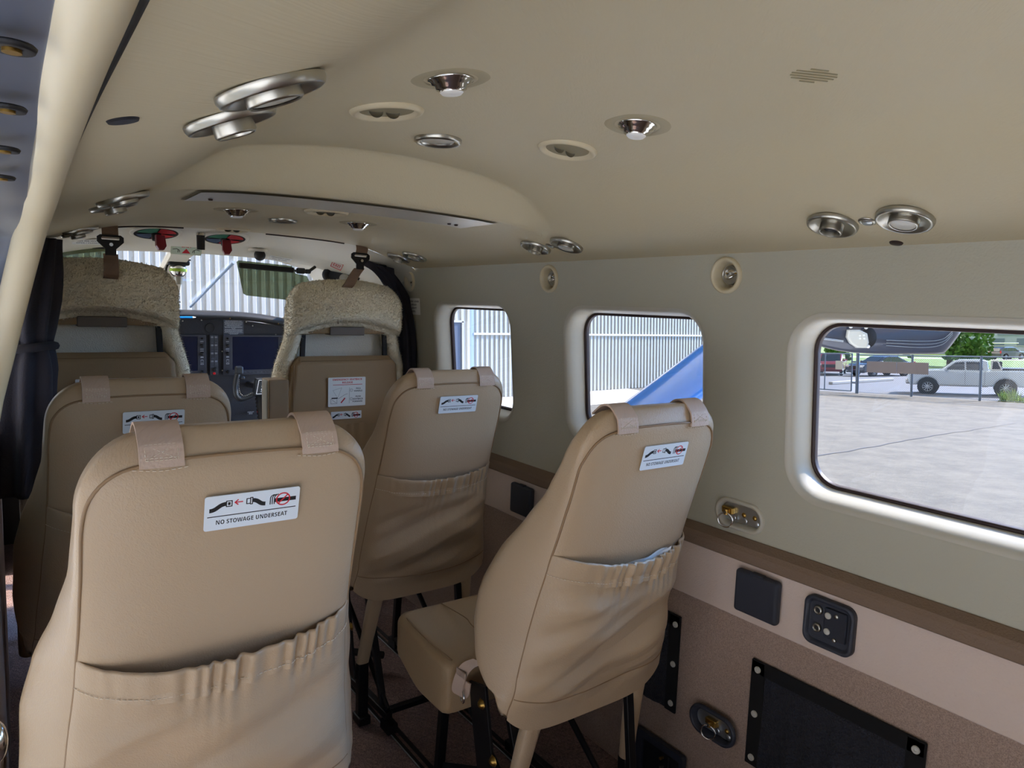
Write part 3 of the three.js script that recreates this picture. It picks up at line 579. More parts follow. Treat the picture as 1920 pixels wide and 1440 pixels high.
// boxes on the pale band
for (const [d, l] of [[0.868, 'square dark cover on the pale band, left of the headphone sockets'], [1.715, 'square dark cover on the pale band between the two right seats']]) {
  const g = thing('socket_cover', l, 'cover'); onLower(g, d, 0.605, 0.695);
  part('lid', rbox(0.106, 0.094, 0.02, 0.008, 0, 0, 0.011, 3), M.navyPlastic, g);
  part('lift_tab', rbox(0.03, 0.006, 0.014, 0.002, 0, 0.046, 0.013), M.navyPlastic, g);
}
{
  const g = thing('headphone_socket_panel', 'dark rounded panel with two headphone sockets and small buttons on the pale band', 'socket panel'); onLower(g, 0.709, 0.603, 0.695);
  const rg = (w, h, r, z) => rrPoints(w, h, r, 8).map((p) => [p[0], p[1], z]);
  part('surround', loft([rg(0.104, 0.1, 0.02, 0), rg(0.104, 0.1, 0.02, 0.009), rg(0.099, 0.095, 0.018, 0.013), rg(0.088, 0.084, 0.014, 0.0125), rg(0.082, 0.078, 0.012, 0.006), rg(0.08, 0.076, 0.012, 0.005)]), M.navyPlastic, g);
  part('step', rbox(0.046, 0.06, 0.007, 0.003, 0.014, 0.004, 0.0075), M.navyPlastic, g);
  for (const y of [0.022, -0.014]) { const j = part('socket', face([[0.0092, 0], [0.0092, 0.004], [0.007, 0.006], [0.0052, 0.006], [0.0042, 0.002]]).translate(-0.023, y, 0.005), M.satin, g); part('hole', face([[0.0044, 0], [0, 0]], 12).translate(-0.023, y, 0.0085), M.black, j); }
  for (const [x, y, r] of [[0.0, 0.02, 0.0065], [0.0, -0.012, 0.0065], [0.017, 0.024, 0.0042], [0.016, -0.024, 0.0042]]) part('button', face([[r, 0], [r, 0.0015], [r * 0.75, 0.0025], [0, 0.003]], 16).translate(x, y, 0.011), r > 0.005 ? M.lens : M.satin, g);
}
M.meshNet = std('#1f2029', 0.85, { bumpMap: clothBump, bumpScale: 0.008 });
// mesh pockets on the lower wall
function meshPocket(d0, d1, y0, y1, label, seed, snaps) {
  const cd = (d0 + d1) / 2, cy = (y0 + y1) / 2, w = d1 - d0, h = y1 - y0;
  const g = thing('mesh_pocket', label, 'pocket'); onLower(g, cd, cy, 0.697);
  part('backing', grid(24, 18, (u, v) => [(0.5 - u) * w + 0.003 * nz(v * 6, seed, 1), (v - 0.5) * h, 0.0025]), M.mesh, g);
  part('binding', [rbox(w, 0.03, 0.006, 0.002, 0, h / 2 - 0.014, 0.005), rbox(0.034, h, 0.006, 0.002, w / 2 - 0.016, 0, 0.005), rbox(0.034, h, 0.006, 0.002, -w / 2 + 0.016, 0, 0.005)], M.mesh, g);
  part('net', grid(70, 30, (u, v) => { const x = (0.5 - u) * (w - 0.06), y = (v - 0.5) * (h - 0.01) - 0.02 * v; const e = Math.sin(u * Math.PI) * Math.sqrt(1 - v); return [x, y, 0.0055 + e * (0.014 + 0.014 * nz(u * 8, v * 0.7 + seed, 2)) + 0.003 * Math.abs(Math.sin(u * 26 + 2 * nz(u * 3, v, seed))) * (1 - v)]; }), M.meshNet, g);
  snaps.forEach(([x, y]) => part('snap', face([[0.0075, 0], [0.0072, 0.003], [0.0055, 0.0042], [0.004, 0.0032], [0.0025, 0.0035], [0, 0.005]], 18).translate(x, y, 0.0075), M.lens, g));
}
meshPocket(0.515, 0.872, 0.225, 0.462, 'large black mesh pocket with silver snaps on the lower right wall', 3, [[-0.163, 0.1], [-0.163, 0.0], [-0.163, -0.1], [0.163, 0.1], [0.163, -0.1]]);
meshPocket(1.075, 1.42, 0.23, 0.475, 'black mesh pocket half hidden behind the rear right seat', 8, [[0.16, 0.1], [0.16, 0.0], [0.16, -0.1]]);
{
  const g = thing('floor_outlet_box', 'black electrical outlet box at the foot of the wall behind the rear right seat', 'outlet box'); onLower(g, 1.11, 0.085, 0.69);
  part('housing', slab(rrPoints(0.16, 0.12, 0.01), 0.012, [offset(rrPoints(0.12, 0.09, 0.004), 0.008, -0.003)], 0.001), M.navyPlastic, g);
  part('face', box(0.13, 0.1, 0.004, 0.008, 0, 0.003), M.black, g);
  part('divider', rbox(0.006, 0.085, 0.012, 0.002, 0.036, -0.003, 0.008), M.black, g);
  for (const [x, y] of [[0.012, 0.022], [0.014, 0], [0.016, -0.02]]) part('terminal', cyl(0.004, 0.004, 0.01, 0, 0, 0, 10).rotateX(Math.PI / 2).translate(x, y, 0.01), y > 0.01 ? M.brass : M.satin, g);
  part('knob', new THREE.SphereGeometry(0.007, 14, 10).translate(0.06, -0.03, 0.014), M.satin, g);
}
M.notice = std('#ffffff', 0.6, { map: canvasTex(300, 220, (x, w, h) => { x.fillStyle = '#e6e6e0'; x.fillRect(0, 0, w, h); x.fillStyle = '#4a4a4c'; x.font = 'bold 34px sans-serif'; x.textAlign = 'center'; ['MAXIMUM LOAD', 'AFT CARGO', 'SEE FLIGHT', 'MANUAL'].forEach((s, i) => x.fillText(s, w / 2, 54 + i * 44, 270)); }) });
{ const g = thing('wall_notice', 'small pale notice sticker on the right wall beside the dark curtain', 'sticker'); onWall(g, 2.45, 1.185, 0.0005); part('print', plate(0.14, 0.062), M.notice, g); }
// chrome knob low on the door side
{ const g = thing('chrome_pull', 'chrome pull at the left door sill beside the nearest seat', 'pull', [-0.612, 0.94, -0.48]); part('knob', new THREE.SphereGeometry(0.011, 18, 12).scale(0.5, 1.1, 0.8), M.chrome, g); part('stem', rod([0, 0, 0], [-0.03, -0.01, 0], 0.005), M.satin, g); }
// curtains
function curtain(name, label, path, rad, seed, group) {
  const g = thing('curtain', label, 'curtain', [0, 0, 0], 0, group);
  const c = new THREE.CatmullRomCurve3(path.map((p) => V(...p))), rings = [], n = 60;
  for (let j = 0; j <= 60; j++) { const t = j / 60, p = c.getPoint(t), rx = interp(rad, t, 1), rz = interp(rad, t, 2), ring = []; for (let i = 0; i < n; i++) { const a = i / n * 2 * Math.PI, k = 1 + 0.16 * Math.sin(a * 7 + seed + t * 1.5) + 0.08 * Math.sin(a * 3 + t * 5 + seed); ring.push([p.x + rx * k * Math.cos(a), p.y, p.z + rz * k * Math.sin(a)]); } rings.push(ring); }
  part('drape', loft(rings), M.curtain, g); return g;
}
const cl = curtain('curtain', 'dark gathered curtain tied back on the left, behind the sheepskin pilot seat', [[-0.5, 1.335, -2.3], [-0.52, 1.25, -2.25], [-0.545, 1.1, -2.2], [-0.548, 1.05, -2.2], [-0.557, 0.95, -2.2], [-0.565, 0.8, -2.2], [-0.57, 0.68, -2.2]], [[0, 0.03, 0.05], [0.25, 0.05, 0.08], [0.46, 0.044, 0.07], [0.6, 0.06, 0.09], [1, 0.065, 0.1]], 1);
part('tie_band', tube(Array.from({ length: 20 }, (_, i) => { const a = i / 20 * 2 * Math.PI; return [-0.548 + 0.054 * Math.cos(a), 1.055 + 0.004 * Math.sin(a * 2), -2.2 + 0.086 * Math.sin(a)]; }), 0.011, 60, 8, true).scale(1, 1, 1), M.curtain, cl);
const cr = curtain('curtain', 'dark gathered curtain tied back on the right wall beside the sheepskin co-pilot seat', [[0.545, 1.335, -2.5], [0.595, 1.29, -2.5], [0.645, 1.2, -2.49], [0.665, 1.08, -2.48], [0.67, 0.95, -2.48], [0.67, 0.75, -2.48], [0.665, 0.55, -2.48]], [[0, 0.035, 0.03], [0.15, 0.03, 0.04], [0.5, 0.034, 0.06], [1, 0.034, 0.07]], 4);
part('loose_flap', grid(10, 10, (u, v) => [lerp(0.475, 0.6, u) + 0.01 * v, 1.352 - 0.025 * v - 0.05 * u * v - 0.028 * u, -2.47 + 0.012 * Math.sin(u * 8)]), M.curtain, cr);
// ---------------------------------------------------------------- cockpit
const profCock = [[0, 1.413], [0.25, 1.409], [0.36, 1.402], [0.44, 1.386], [0.53, 1.36], [0.63, 1.328], [0.67, 1.24], [0.68, 1.02]];
const profNose = [[0, 1.352], [0.25, 1.346], [0.36, 1.335], [0.44, 1.318], [0.53, 1.29], [0.62, 1.23], [0.66, 1.15], [0.68, 1.02]];
const KX = 0.02;
const cockY = (X, z) => lerp(spline(profCock, X - KX), spline(profNose, X - KX), Math.pow(clamp((-z - 2.405) / 0.375, 0, 1.08), 0.9));
{
  const w = structure('wall_front'), roof = structure('trim_4');
  part('cockpit_headliner', grid(80, 12, (u, v) => { const X = KX + (u - 0.5) * 1.36, z = -2.405 - v * 0.395; return [X, cockY(X, z), z]; }), M.linerCool, roof);
  part('firewall', box(1.5, 1.02, 0.05, 0.03, 0.51, -4.02), M.panelDark, w);
  part('cowl_deck', box(1.44, 0.03, 0.5, 0.03, 1.0, -3.8), M.panelDark, w);
  for (const sd of [-1, 1]) { // crew door with its window on the right, open doorway on the pilot's side
    const dr = structure(sd < 0 ? 'door_2' : 'door_3'), mat = new THREE.Matrix4().makeBasis(V(0, 0, -1), V(0, 1, 0), V(1, 0, 0)).setPosition(KX + sd * 0.685, 0, 0);
    part('crew_door', slab([[2.42, 0], [4.04, 0], [4.04, 0.98], [3.35, 1.2], [2.42, 1.2]], 0.02, [offset(rrPoints(0.86, 0.74, 0.08), 2.96, 0.79)]).applyMatrix4(mat), M.linerCool, dr);
    if (sd > 0) part('crew_window', slab(offset(rrPoints(0.87, 0.75, 0.08), 2.96, 0.79), 0.003).applyMatrix4(mat.clone().multiply(new THREE.Matrix4().makeTranslation(0, 0, 0.008))), M.glass, dr);
  }
}
// windshield: one plane, two panes and the centre post between them
const wsMat = new THREE.Matrix4().makeBasis(V(1, 0, 0), V(0, 0.287, 0.958), V(0, -0.958, 0.287)).setPosition(0, 1.352, -2.78);
const sOf = (y) => -(1.352 - y) / 0.287;
const paneR = [[-0.038, 1.304], [-0.037, 1.331], [-0.03, 1.343], [-0.018, 1.35], [0.106, 1.352], [0.19, 1.348], [0.276, 1.341], [0.38, 1.323], [0.43, 1.31], [0.474, 1.291], [0.52, 1.265], [0.556, 1.237], [0.58, 1.19], [0.59, 1.05], [0.075, 1.05], [0.036, 1.131], [-0.012, 1.247]].map(([x, y]) => [x, sOf(y)]);
const paneL = [[-0.104, 1.272], [-0.103, 1.335], [-0.107, 1.346], [-0.126, 1.354], [-0.27, 1.354], [-0.36, 1.35], [-0.445, 1.34], [-0.5, 1.32], [-0.55, 1.28], [-0.58, 1.22], [-0.59, 1.05], [-0.14, 1.05], [-0.12, 1.15]].map(([x, y]) => [x, sOf(y)]).reverse();
{
  const w = structure('window_5');
  const g = part('windshield_frame', slab([[-0.74, sOf(1.03)], [0.78, sOf(1.03)], [0.76, sOf(1.24)], [0.68, sOf(1.32)], [0.4, sOf(1.358)], [0, sOf(1.368)], [-0.4, sOf(1.358)], [-0.66, sOf(1.32)], [-0.72, sOf(1.24)]], 0.03, [paneR, paneL]).translate(0, 0, -0.03), M.linerCool, w);
  part('pane', slab(paneR, 0.002).translate(0, 0, -0.02), M.glass, w); part('pane', slab(paneL, 0.002).translate(0, 0, -0.02), M.glass, w);
  w.applyMatrix4(wsMat);
}
{ const g = thing('wiper_blade', 'pale slanting rod across the right windshield pane', 'wiper'); part('arm', rod([0.0925, 1.146, -3.49], [0.133, 1.33, -2.9], 0.006), std('#9fb6d6', 0.35), g); part('blade', rod([0.0935, 1.15, -3.47], [0.131, 1.322, -2.93], 0.003), M.navyPlastic, g); }
// glareshield and instrument panel
const dashY = (X) => 1.094 - 0.36 * Math.max(0, Math.abs(X - 0.05) - 0.18) ** 2 - 0.008 * Math.abs(X - 0.05);
{
  const g = thing('instrument_panel', 'dark grey cockpit instrument panel with knobs and switch strips', 'instrument panel', [0.04, 0.8, -3.5]);
  const P = []; P.push([-0.6, -0.32], [0.6, -0.32]); for (let i = 0; i <= 24; i++) { const X = 0.6 - i * 0.05; P.push([X, dashY(X + 0.04) - 0.8 - 0.003]); }
  part('board', slab(P, 0.02).translate(0, 0, -0.022), M.panel, g);
  part('lower_console', [rbox(0.5, 0.36, 0.1, 0.02, 0.2, -0.47, -0.02), box(1.2, 0.5, 0.04, 0, -0.55, -0.06)], M.panelDark, g);
  part('speaker_hole', face([[0.022, 0], [0.022, 0.002], [0.019, 0.003], [0.018, 0.001], [0, 0.001]]).translate(0.137, 0.249, 0.0), M.black, g);
  const sw = canvasTex(256, 240, (x, w, h) => { x.fillStyle = '#414854'; x.fillRect(0, 0, w, h); x.fillStyle = '#b9c0c8'; for (let i = 0; i < 15; i++) { const y = 12 + i * 15, L = [0.8, 0.86, 0.9, 0.84, 0.88, 0.7, 0.9, 0.86, 0.2, 0.86, 0.9, 0.84, 0.9, 0.5, 0.4][i] * w; let p = (w - L) / 2; while (p < (w + L) / 2) { const q = 6 + ((i * 37 + p * 13) % 19); x.fillRect(p, y, Math.min(q, (w + L) / 2 - p), 6); p += q + 4; } } });
  part('operating_notice', plate(0.092, 0.072, 0.002).translate(0.242, 0.252, 0.0), std('#ffffff', 0.5, { map: sw }), g);
  for (const [x, y] of [[0.1, 0.285], [0.3, 0.28], [0.33, 0.262], [0.44, 0.22], [0.02, 0.28], [0.19, 0.14], [0.19, 0.05]]) part('screw', face([[0.0035, 0], [0.002, 0.0015], [0, 0.0015]], 8).translate(x, y, 0), M.satin, g);
  const rb = part('red_button', face([[0.013, 0], [0.013, 0.012], [0.011, 0.015], [0, 0.016]], 20).translate(0.352, -0.15, 0.03), M.red, g);
  part('button_label', plate(0.035, 0.016).translate(0.31, -0.155, 0.03), std('#ffffff', 0.6, { map: canvasTex(140, 64, (x, w, h) => { x.fillStyle = '#17181d'; x.fillRect(0, 0, w, h); x.fillStyle = '#c9cdd2'; x.font = 'bold 17px sans-serif'; x.textAlign = 'center'; ['CONTROL LOCK', 'PULL TO', 'RELEASE'].forEach((s, i) => x.fillText(s, w / 2, 20 + i * 18, 120)); }) }), g);
  const c = thing('glareshield', 'black padded glareshield over the instrument panel', 'glareshield', [0.04, 1.1, -3.5]);
  const rings = []; for (let i = 0; i <= 40; i++) { const X = -0.58 + i * 0.029, y = dashY(X + 0.04) - 1.1; rings.push([[-0.16, 0.03], [0.05, 0.038], [0.085, 0.036], [0.105, 0.026], [0.11, 0.012], [0.1, 0.002], [0.06, -0.002], [-0.16, 0.0]].map(([z, h]) => [X, y + h, z])); }
  part('hood', loft(rings), M.black, c);
  for (const X of [0.0, 0.2, 0.42]) part('screw', new THREE.SphereGeometry(0.0028, 8, 6).translate(X, dashY(X + 0.04) - 1.1 + 0.006, 0.106), M.brass, c);
  const pen = thing('pen', 'bright blue pen lying along the front of the glareshield', 'pen', [0.058, 1.099, -3.388]);
  part('barrel', rod([-0.045, -0.0, 0], [0.022, 0.001, 0], 0.0042), std('#1b84d6', 0.3), pen); part('tip', rod([0.022, 0.001, 0], [0.035, 0.0015, 0], 0.0042, 10, 0.0015), M.white, pen); part('cap', rod([-0.058, -0.0005, 0], [-0.045, 0, 0], 0.0036), M.white, pen);
}
M.softKey = std("#3c3f47", 0.5); M.key = std("#6f737b", 0.5);
M.legend = std('#ffffff', 0.6, { map: canvasTex(64, 370, (x, w, h) => { x.fillStyle = '#2b2e38'; x.fillRect(0, 0, w, h); x.fillStyle = '#b7bcc4'; for (const y of [40, 64, 126, 148, 214, 222, 250, 286, 300]) { const L = 14 + (y * 7) % 26; x.fillRect((w - L) / 2, y, L, 4); } for (let i = 0; i < 3; i++) for (const k of [14, 40]) x.fillRect(k, 316 - 60 + i * 18, 10, 4); }) });
function knobGeo(x, y, r) { return face([[r, 0], [r, 0.008], [r * 0.62, 0.009], [r * 0.6, 0.016], [r * 0.5, 0.018], [0, 0.018]], 14).translate(x, y, 0.008); }
function display(cx, label) {
  const g = thing('flight_display', label, 'display', [cx, 0.923, -3.497]);
  part('bezel', slab(rrPoints(0.294, 0.19, 0.006), 0.008, [offset(rrPoints(0.216, 0.158, 0.003), 0.002, 0.008)], 0.001), M.navyPlastic, g);
  part('screen', rbox(0.218, 0.16, 0.003, 0.001, 0.002, 0.008, 0.004), M.screen, g);
  for (const sd of [-1, 1]) { for (const [y, r] of [[0.078, 0.0045], [0.046, 0.0085], [0.008, 0.0085], [-0.078, 0.0085]]) part('knob', knobGeo(sd * 0.128, y, r), M.black, g); part('legend', plate(0.026, 0.15).translate(sd * 0.128, 0.006, 0.0085), M.legend, g); }
  for (let i = 0; i < 12; i++) part('soft_key', rbox(0.009, 0.005, 0.003, 0.001, -0.1 + i * 0.0182, -0.084, 0.0095), M.softKey, g);
  return g;
}
display(0.379, 'dark flight display on the right of the instrument panel above the control yoke');
display(0.01, 'dark flight display left of the button strip, half hidden by the sheepskin pilot seat');
{
  const g = thing('audio_panel', 'narrow upright strip of small keys with a red button at its foot', 'audio panel', [0.191, 0.924, -3.497]);
  part('case', rbox(0.036, 0.188, 0.008, 0.002, 0, 0, 0.004), M.navyPlastic, g);
  for (let i = 0; i < 12; i++) for (const x of [-0.0085, 0.0085]) if (!(i === 8 && x > 0)) part('key', rbox(0.0115, 0.0085, 0.003, 0.001, x, 0.083 - i * 0.0125, 0.009), i % 3 ? M.softKey : M.key, g);
  part('knob', knobGeo(0, -0.068, 0.009), M.black, g);
  part('red_button', face([[0.0065, 0], [0.0065, 0.003], [0.005, 0.004], [0, 0.004]], 16).translate(0, -0.086, 0.008), M.red, g);
}
{ // co-pilot's control yoke
  const g = thing('control_yoke', 'black control yoke with a white outlined centre badge before the co-pilot seat', 'control yoke', [0.352, 0.8, -3.25]);
  const grip = M.yoke = std('#2f3338', 0.4);
  for (const sd of [-1, 1]) {
    part('grip', tube([[sd * 0.118, 0.072, 0.012], [sd * 0.124, 0.04, 0.006], [sd * 0.128, 0.0, 0], [sd * 0.124, -0.035, 0], [sd * 0.11, -0.052, 0], [sd * 0.09, -0.052, 0], [sd * 0.05, -0.036, 0]], 0.0125, 50, 12), grip, g);
    part('grip_head', rbox(0.034, 0.036, 0.03, 0.009, sd * 0.115, 0.076, 0.012), grip, g);
    part('trigger', rbox(0.02, 0.014, 0.02, 0.005, sd * 0.1, 0.04, 0.008), grip, g);
    part('grip_stitching', stitches([[sd * 0.114, 0.035, 0.013], [sd * 0.115, 0.0, 0.011], [sd * 0.108, -0.03, 0.012], [sd * 0.09, -0.04, 0.0125], [sd * 0.06, -0.028, 0.0135]], 0.004, 0.004, 0.0011), M.lens, g);
  }
  const bd = [[-0.04, 0.036], [0.04, 0.036], [0.056, -0.042], [-0.056, -0.042]].reverse();
  part('hub', slab(bd, 0.026, [], 0.006).translate(0, 0, -0.012), grip, g);
  part('badge', plate(0.094, 0.07, 0.01).translate(0, -0.002, 0.0205), std('#ffffff', 0.35, { map: canvasTex(376, 280, (x, w, h) => { x.fillStyle = '#1d2328'; x.fillRect(0, 0, w, h); x.strokeStyle = x.fillStyle = '#e9edf0'; x.lineWidth = 9; x.lineJoin = 'round'; x.beginPath(); x.moveTo(64, 16); x.lineTo(w - 64, 16); x.lineTo(w - 18, h - 18); x.lineTo(18, h - 18); x.closePath(); x.stroke(); x.lineWidth = 13; x.beginPath(); x.ellipse(190, 108, 78, 40, -0.35, 2.2, 6.1); x.stroke(); x.lineWidth = 8; x.beginPath(); x.moveTo(150, 122); x.quadraticCurveTo(200, 96, 246, 66); x.stroke(); x.font = 'bold 58px sans-serif'; x.textAlign = 'center'; x.fillText('QUEST', w / 2, 205, 210); x.fillRect(92, 218, 192, 8); }) }), g);
  part('column', rod([-0.005, -0.01, -0.01], [-0.005, -0.02, -0.26], 0.014), M.black, g);
  part('column_boot', lathe(Array.from({ length: 29 }, (_, i) => [0.024 + (i % 2 ? 0.006 : 0), -i * 0.0085]), 22).rotateX(-Math.PI / 2 + 1.15).translate(-0.01, -0.035, -0.02), M.black, g);
}
// overhead fuel selectors in oval recesses
function selector(X, z, label, dir) {
  const g = thing('fuel_selector', label, 'valve handle', [X, cockY(X, z), z]);
  g.rotation.x = -Math.atan((cockY(X, z + 0.02) - cockY(X, z - 0.02)) / 0.04); g.rotation.z = Math.atan((cockY(X + 0.02, z) - cockY(X - 0.02, z)) / 0.04);
  const el = (a, b, y, k = 1) => Array.from({ length: 40 }, (_, i) => { const t = i / 40 * 2 * Math.PI; return [a * Math.sign(Math.cos(t)) * Math.abs(Math.cos(t)) ** k, y, b * Math.sign(Math.sin(t)) * Math.abs(Math.sin(t)) ** k]; });
  part('surround', loft([el(0.076, 0.086, 0), el(0.074, 0.084, -0.004), el(0.068, 0.077, -0.006), el(0.063, 0.072, -0.004)], { caps: false }), M.linerCool, g);
  part('recess', loft([el(0.0635, 0.0725, -0.0045), el(0.061, 0.069, -0.002), el(0.03, 0.03, -0.0012)], { caps: 'end' }), M.black, g);
  const wedge = (a0, a1, m, r0, r1, y) => part('printed_sector', grid(12, 1, (u, v) => { const t = lerp(a0, a1, u), r = lerp(r0, r1, v); return [r * 0.94 * Math.cos(t), y, r * 1.08 * Math.sin(t)]; }), m, g);
  wedge(0.15, 1.5, M.red, 0.014, 0.06, -0.0042); wedge(1.6, 3.0, M.signGreen, 0.014, 0.06, -0.0042); wedge(3.3, 4.5, M.signBlue, 0.014, 0.06, -0.0042); wedge(4.6, 6.0, M.red, 0.014, 0.06, -0.0042);
  part('hub', cyl(0.015, 0.013, 0.022, 0, -0.014, 0, 20), M.black, g);
  const hd = slab([[-0.013, 0], [0.013, 0], [0.016, -0.034], [0.008, -0.046], [-0.008, -0.046], [-0.014, -0.034]], 0.012, [], 0.002).translate(0, -0.014, 0.02).rotateY(dir);
  part('handle', hd, M.maroon, g);
}
M.signGreen = std('#2f7a5f', 0.5); M.signBlue = std('#3c4d68', 0.4);
selector(-0.2, -2.508, 'left overhead fuel selector with a maroon handle in a red and green oval recess', 0.2);
selector(0.01, -2.522, 'right overhead fuel selector with a maroon handle, beside the black map light', -0.1);
{
  const ml = thing('map_light', 'small black cylinder map light between the two fuel selectors', 'map light', [-0.075, 1.398, -2.478]);
  part('body', cyl(0.013, 0.012, 0.05, 0, -0.028, 0, 20), M.black, ml); part('collar', cyl(0.0145, 0.0145, 0.008, 0, -0.004, 0, 20), M.chrome, ml);
  const kb = thing('vent_knob', 'black round vent knob in the cockpit headliner beside a white label', 'knob', [0.154, 1.37, -2.652]);
  part('ball', new THREE.SphereGeometry(0.02, 20, 14).translate(0.006, -0.02, 0.004), M.black, kb); part('socket', lathe([[0.034, 0.002], [0.032, -0.006], [0.022, -0.008], [0.018, -0.002]], 24), M.linerCool, kb);
  const lab = (name, label, w, h, X, z, tw, lines, col = '#e4e6e3', ink = '#555a60', tilt = 0.5) => { const g = thing(name, label, 'sticker', [X, cockY(X, z) - 0.006, z], 0); const t = canvasTex(320, Math.round(320 * h / w), (x, W, H) => { x.fillStyle = col; x.fillRect(0, 0, W, H); x.fillStyle = ink; x.textAlign = 'center'; const fs = H / (lines.length + 0.6); x.font = 'bold ' + fs * 0.8 + 'px sans-serif'; lines.forEach((s, i) => x.fillText(s, W / 2, fs * (i + 1.05), W * 0.92)); }); const m = part('print', plate(w, h), std('#ffffff', 0.6, { map: t }), g); m.rotation.set(Math.PI / 2 - tilt, 0, tw); return g; };
  lab('cockpit_label', 'small white printed label in the cockpit headliner right of the vent knob', 0.09, 0.028, 0.262, -2.74, -0.2, ['EMERGENCY VENT', 'PULL TO OPEN']);
  lab('cockpit_label', 'small white printed label in the cockpit headliner left of the harness buckle', 0.085, 0.028, -0.379, -2.6, 0.12, ['AUX AIR VENT', 'OPEN / CLOSED']);
  const ex = thing('exit_sign', 'white and green exit sticker with red arrows above the windshield post', 'exit sign', [-0.075, 1.358, -2.7]);
  const t = canvasTex(320, 140, (x, w, h) => { x.fillStyle = '#d5e3d3'; x.fillRect(0, 0, w, h); x.fillStyle = '#d4283a'; x.font = 'bold 52px sans-serif'; x.textAlign = 'center'; x.fillText('EXIT', w / 2, 56); x.fillRect(40, 34, 50, 9); x.beginPath(); x.moveTo(28, 38); x.lineTo(48, 24); x.lineTo(48, 52); x.fill(); x.fillRect(230, 34, 50, 9); x.beginPath(); x.moveTo(292, 38); x.lineTo(272, 24); x.lineTo(272, 52); x.fill(); x.beginPath(); x.moveTo(160, 70); x.lineTo(205, 124); x.lineTo(115, 124); x.fill(); x.strokeStyle = '#1f2a22'; x.lineWidth = 6; for (const s of [-1, 1]) { x.beginPath(); x.moveTo(160 + s * 140, 84); x.lineTo(160 + s * 100, 76); x.lineTo(160 + s * 70, 92); x.lineTo(160 + s * 66, 116); x.moveTo(160 + s * 84, 86); x.lineTo(160 + s * 84, 118); x.stroke(); } });
  const m = part('print', plate(0.1, 0.046), std('#ffffff', 0.6, { map: t }), ex); m.rotation.set(0.5, 0, 0);
  const ex2 = thing('exit_sign', 'small red exit sticker on the headliner above the co-pilot door', 'exit sign', [0.456, 1.332, -2.66]);
  const t2 = canvasTex(160, 100, (x, w, h) => { x.fillStyle = '#e3d8d2'; x.fillRect(0, 0, w, h); x.fillStyle = x.strokeStyle = '#cf2536'; x.lineWidth = 8; x.strokeRect(8, 8, w - 16, h - 16); x.font = 'bold 52px sans-serif'; x.textAlign = 'center'; x.fillText('EXIT', w / 2, 70, 124); });
  const m2 = part('print', plate(0.045, 0.03), std('#ffffff', 0.6, { map: t2 }), ex2); m2.rotation.set(0.45, -0.35, -0.25);
}
{ // compass on the windshield post
  const g = thing('compass', 'small magnetic compass with a chrome bowl and a yellow-green card on the windshield post', 'compass', [-0.062, 1.287, -2.92]);
  part('cap', [rbox(0.075, 0.02, 0.06, 0.008, 0, 0.03, 0), ...[-3, -2, -1, 0, 1, 2, 3].map((i) => rot(box(0.004, 0.006, 0.05), 0, 0.3, 0).translate(i * 0.01, 0.041, 0.004))], M.black, g);
  part('bowl', new THREE.SphereGeometry(0.03, 24, 16).translate(0, 0.004, 0), M.chrome, g);
  part('card', lathe([[0.0302, -0.003], [0.0306, 0.003], [0.0298, 0.008]], 24).translate(0, 0.0, 0), std('#9ab83a', 0.4), g);
  part('base', [cyl(0.016, 0.013, 0.03, 0, -0.035, 0, 18)], M.satin, g);
  part('bracket', tube([[-0.03, 0.03, -0.01], [-0.04, 0.0, -0.01], [-0.03, -0.035, -0.01], [-0.008, -0.045, -0.01]], 0.004, 24, 8), M.black, g);
}
// tinted sun visors
M.tint = new THREE.MeshPhysicalMaterial({ color: '#a7ad99', roughness: 0.03, transmission: 0.95, thickness: 0, ior: 1.3 });
{
  const g = thing('sun_visor', 'dark tinted sun visor on a black bar in the right windshield', 'sun visor', [0.245, 1.265, -2.74]);
  const sh = [[-0.143, 0.06], [-0.136, 0.066], [0.06, 0.058], [0.075, 0.03], [0.12, 0.022], [0.128, 0.005], [0.128, -0.065], [0.115, -0.078], [-0.108, -0.061], [-0.12, -0.054]].reverse();
  part('tinted_sheet', slab(sh, 0.004), M.tint, g);
  part('clamp_bar', [rbox(0.205, 0.021, 0.014, 0.006, -0.035, 0.044, 0.006).rotateZ(-0.035), rod([0.065, 0.041, 0.004], [0.085, 0.039, 0.004], 0.0045)], M.black, g);
  part('pivot_arm', [rbox(0.034, 0.022, 0.018, 0.006, 0.095, 0.041, 0.004), rbox(0.022, 0.018, 0.018, 0.006, 0.124, 0.04, 0.002), rod([0.13, 0.042, 0], [0.16, 0.06, -0.02], 0.006)], M.black, g);
  const h = thing('sun_visor', 'dark tinted sun visor in the left windshield above the sheepskin pilot seat', 'sun visor', [-0.4, 1.33, -2.74]);
  part('tinted_sheet', slab(rrPoints(0.2, 0.1, 0.015).map((p) => [p[0], p[1] - 0.03]), 0.004), M.tint, h);
  part('clamp_bar', [rbox(0.21, 0.016, 0.016, 0.006, 0.0, 0.018, 0.006), rod([0.1, 0.018, 0], [0.12, 0.03, 0], 0.006)], M.black, h);
}
{ const g = thing('door_vent', 'black oval vent ring beside the co-pilot seat top', 'vent', [0.515, 1.298, -2.76]); const el = (r, z) => Array.from({ length: 30 }, (_, i) => { const t = i / 30 * 2 * Math.PI; return [r * 0.075 * Math.cos(t), r * 0.045 * Math.sin(t), z]; }); part('ring', loft([el(1, 0), el(1, 0.012), el(0.85, 0.02), el(0.72, 0.012), el(0.66, 0.002)], { caps: false }), M.black, g); part('inner_cup', loft([el(0.67, 0.003), el(0.5, -0.004), el(0.2, -0.005)]), M.navyPlastic, g); part('glass_plug', lathe([[0.02, 0.004], [0.016, 0.01], [0, 0.011]], 20).rotateX(Math.PI / 2).translate(0.012, -0.012, 0.002), M.lens, g); g.rotation.y = -0.5; }

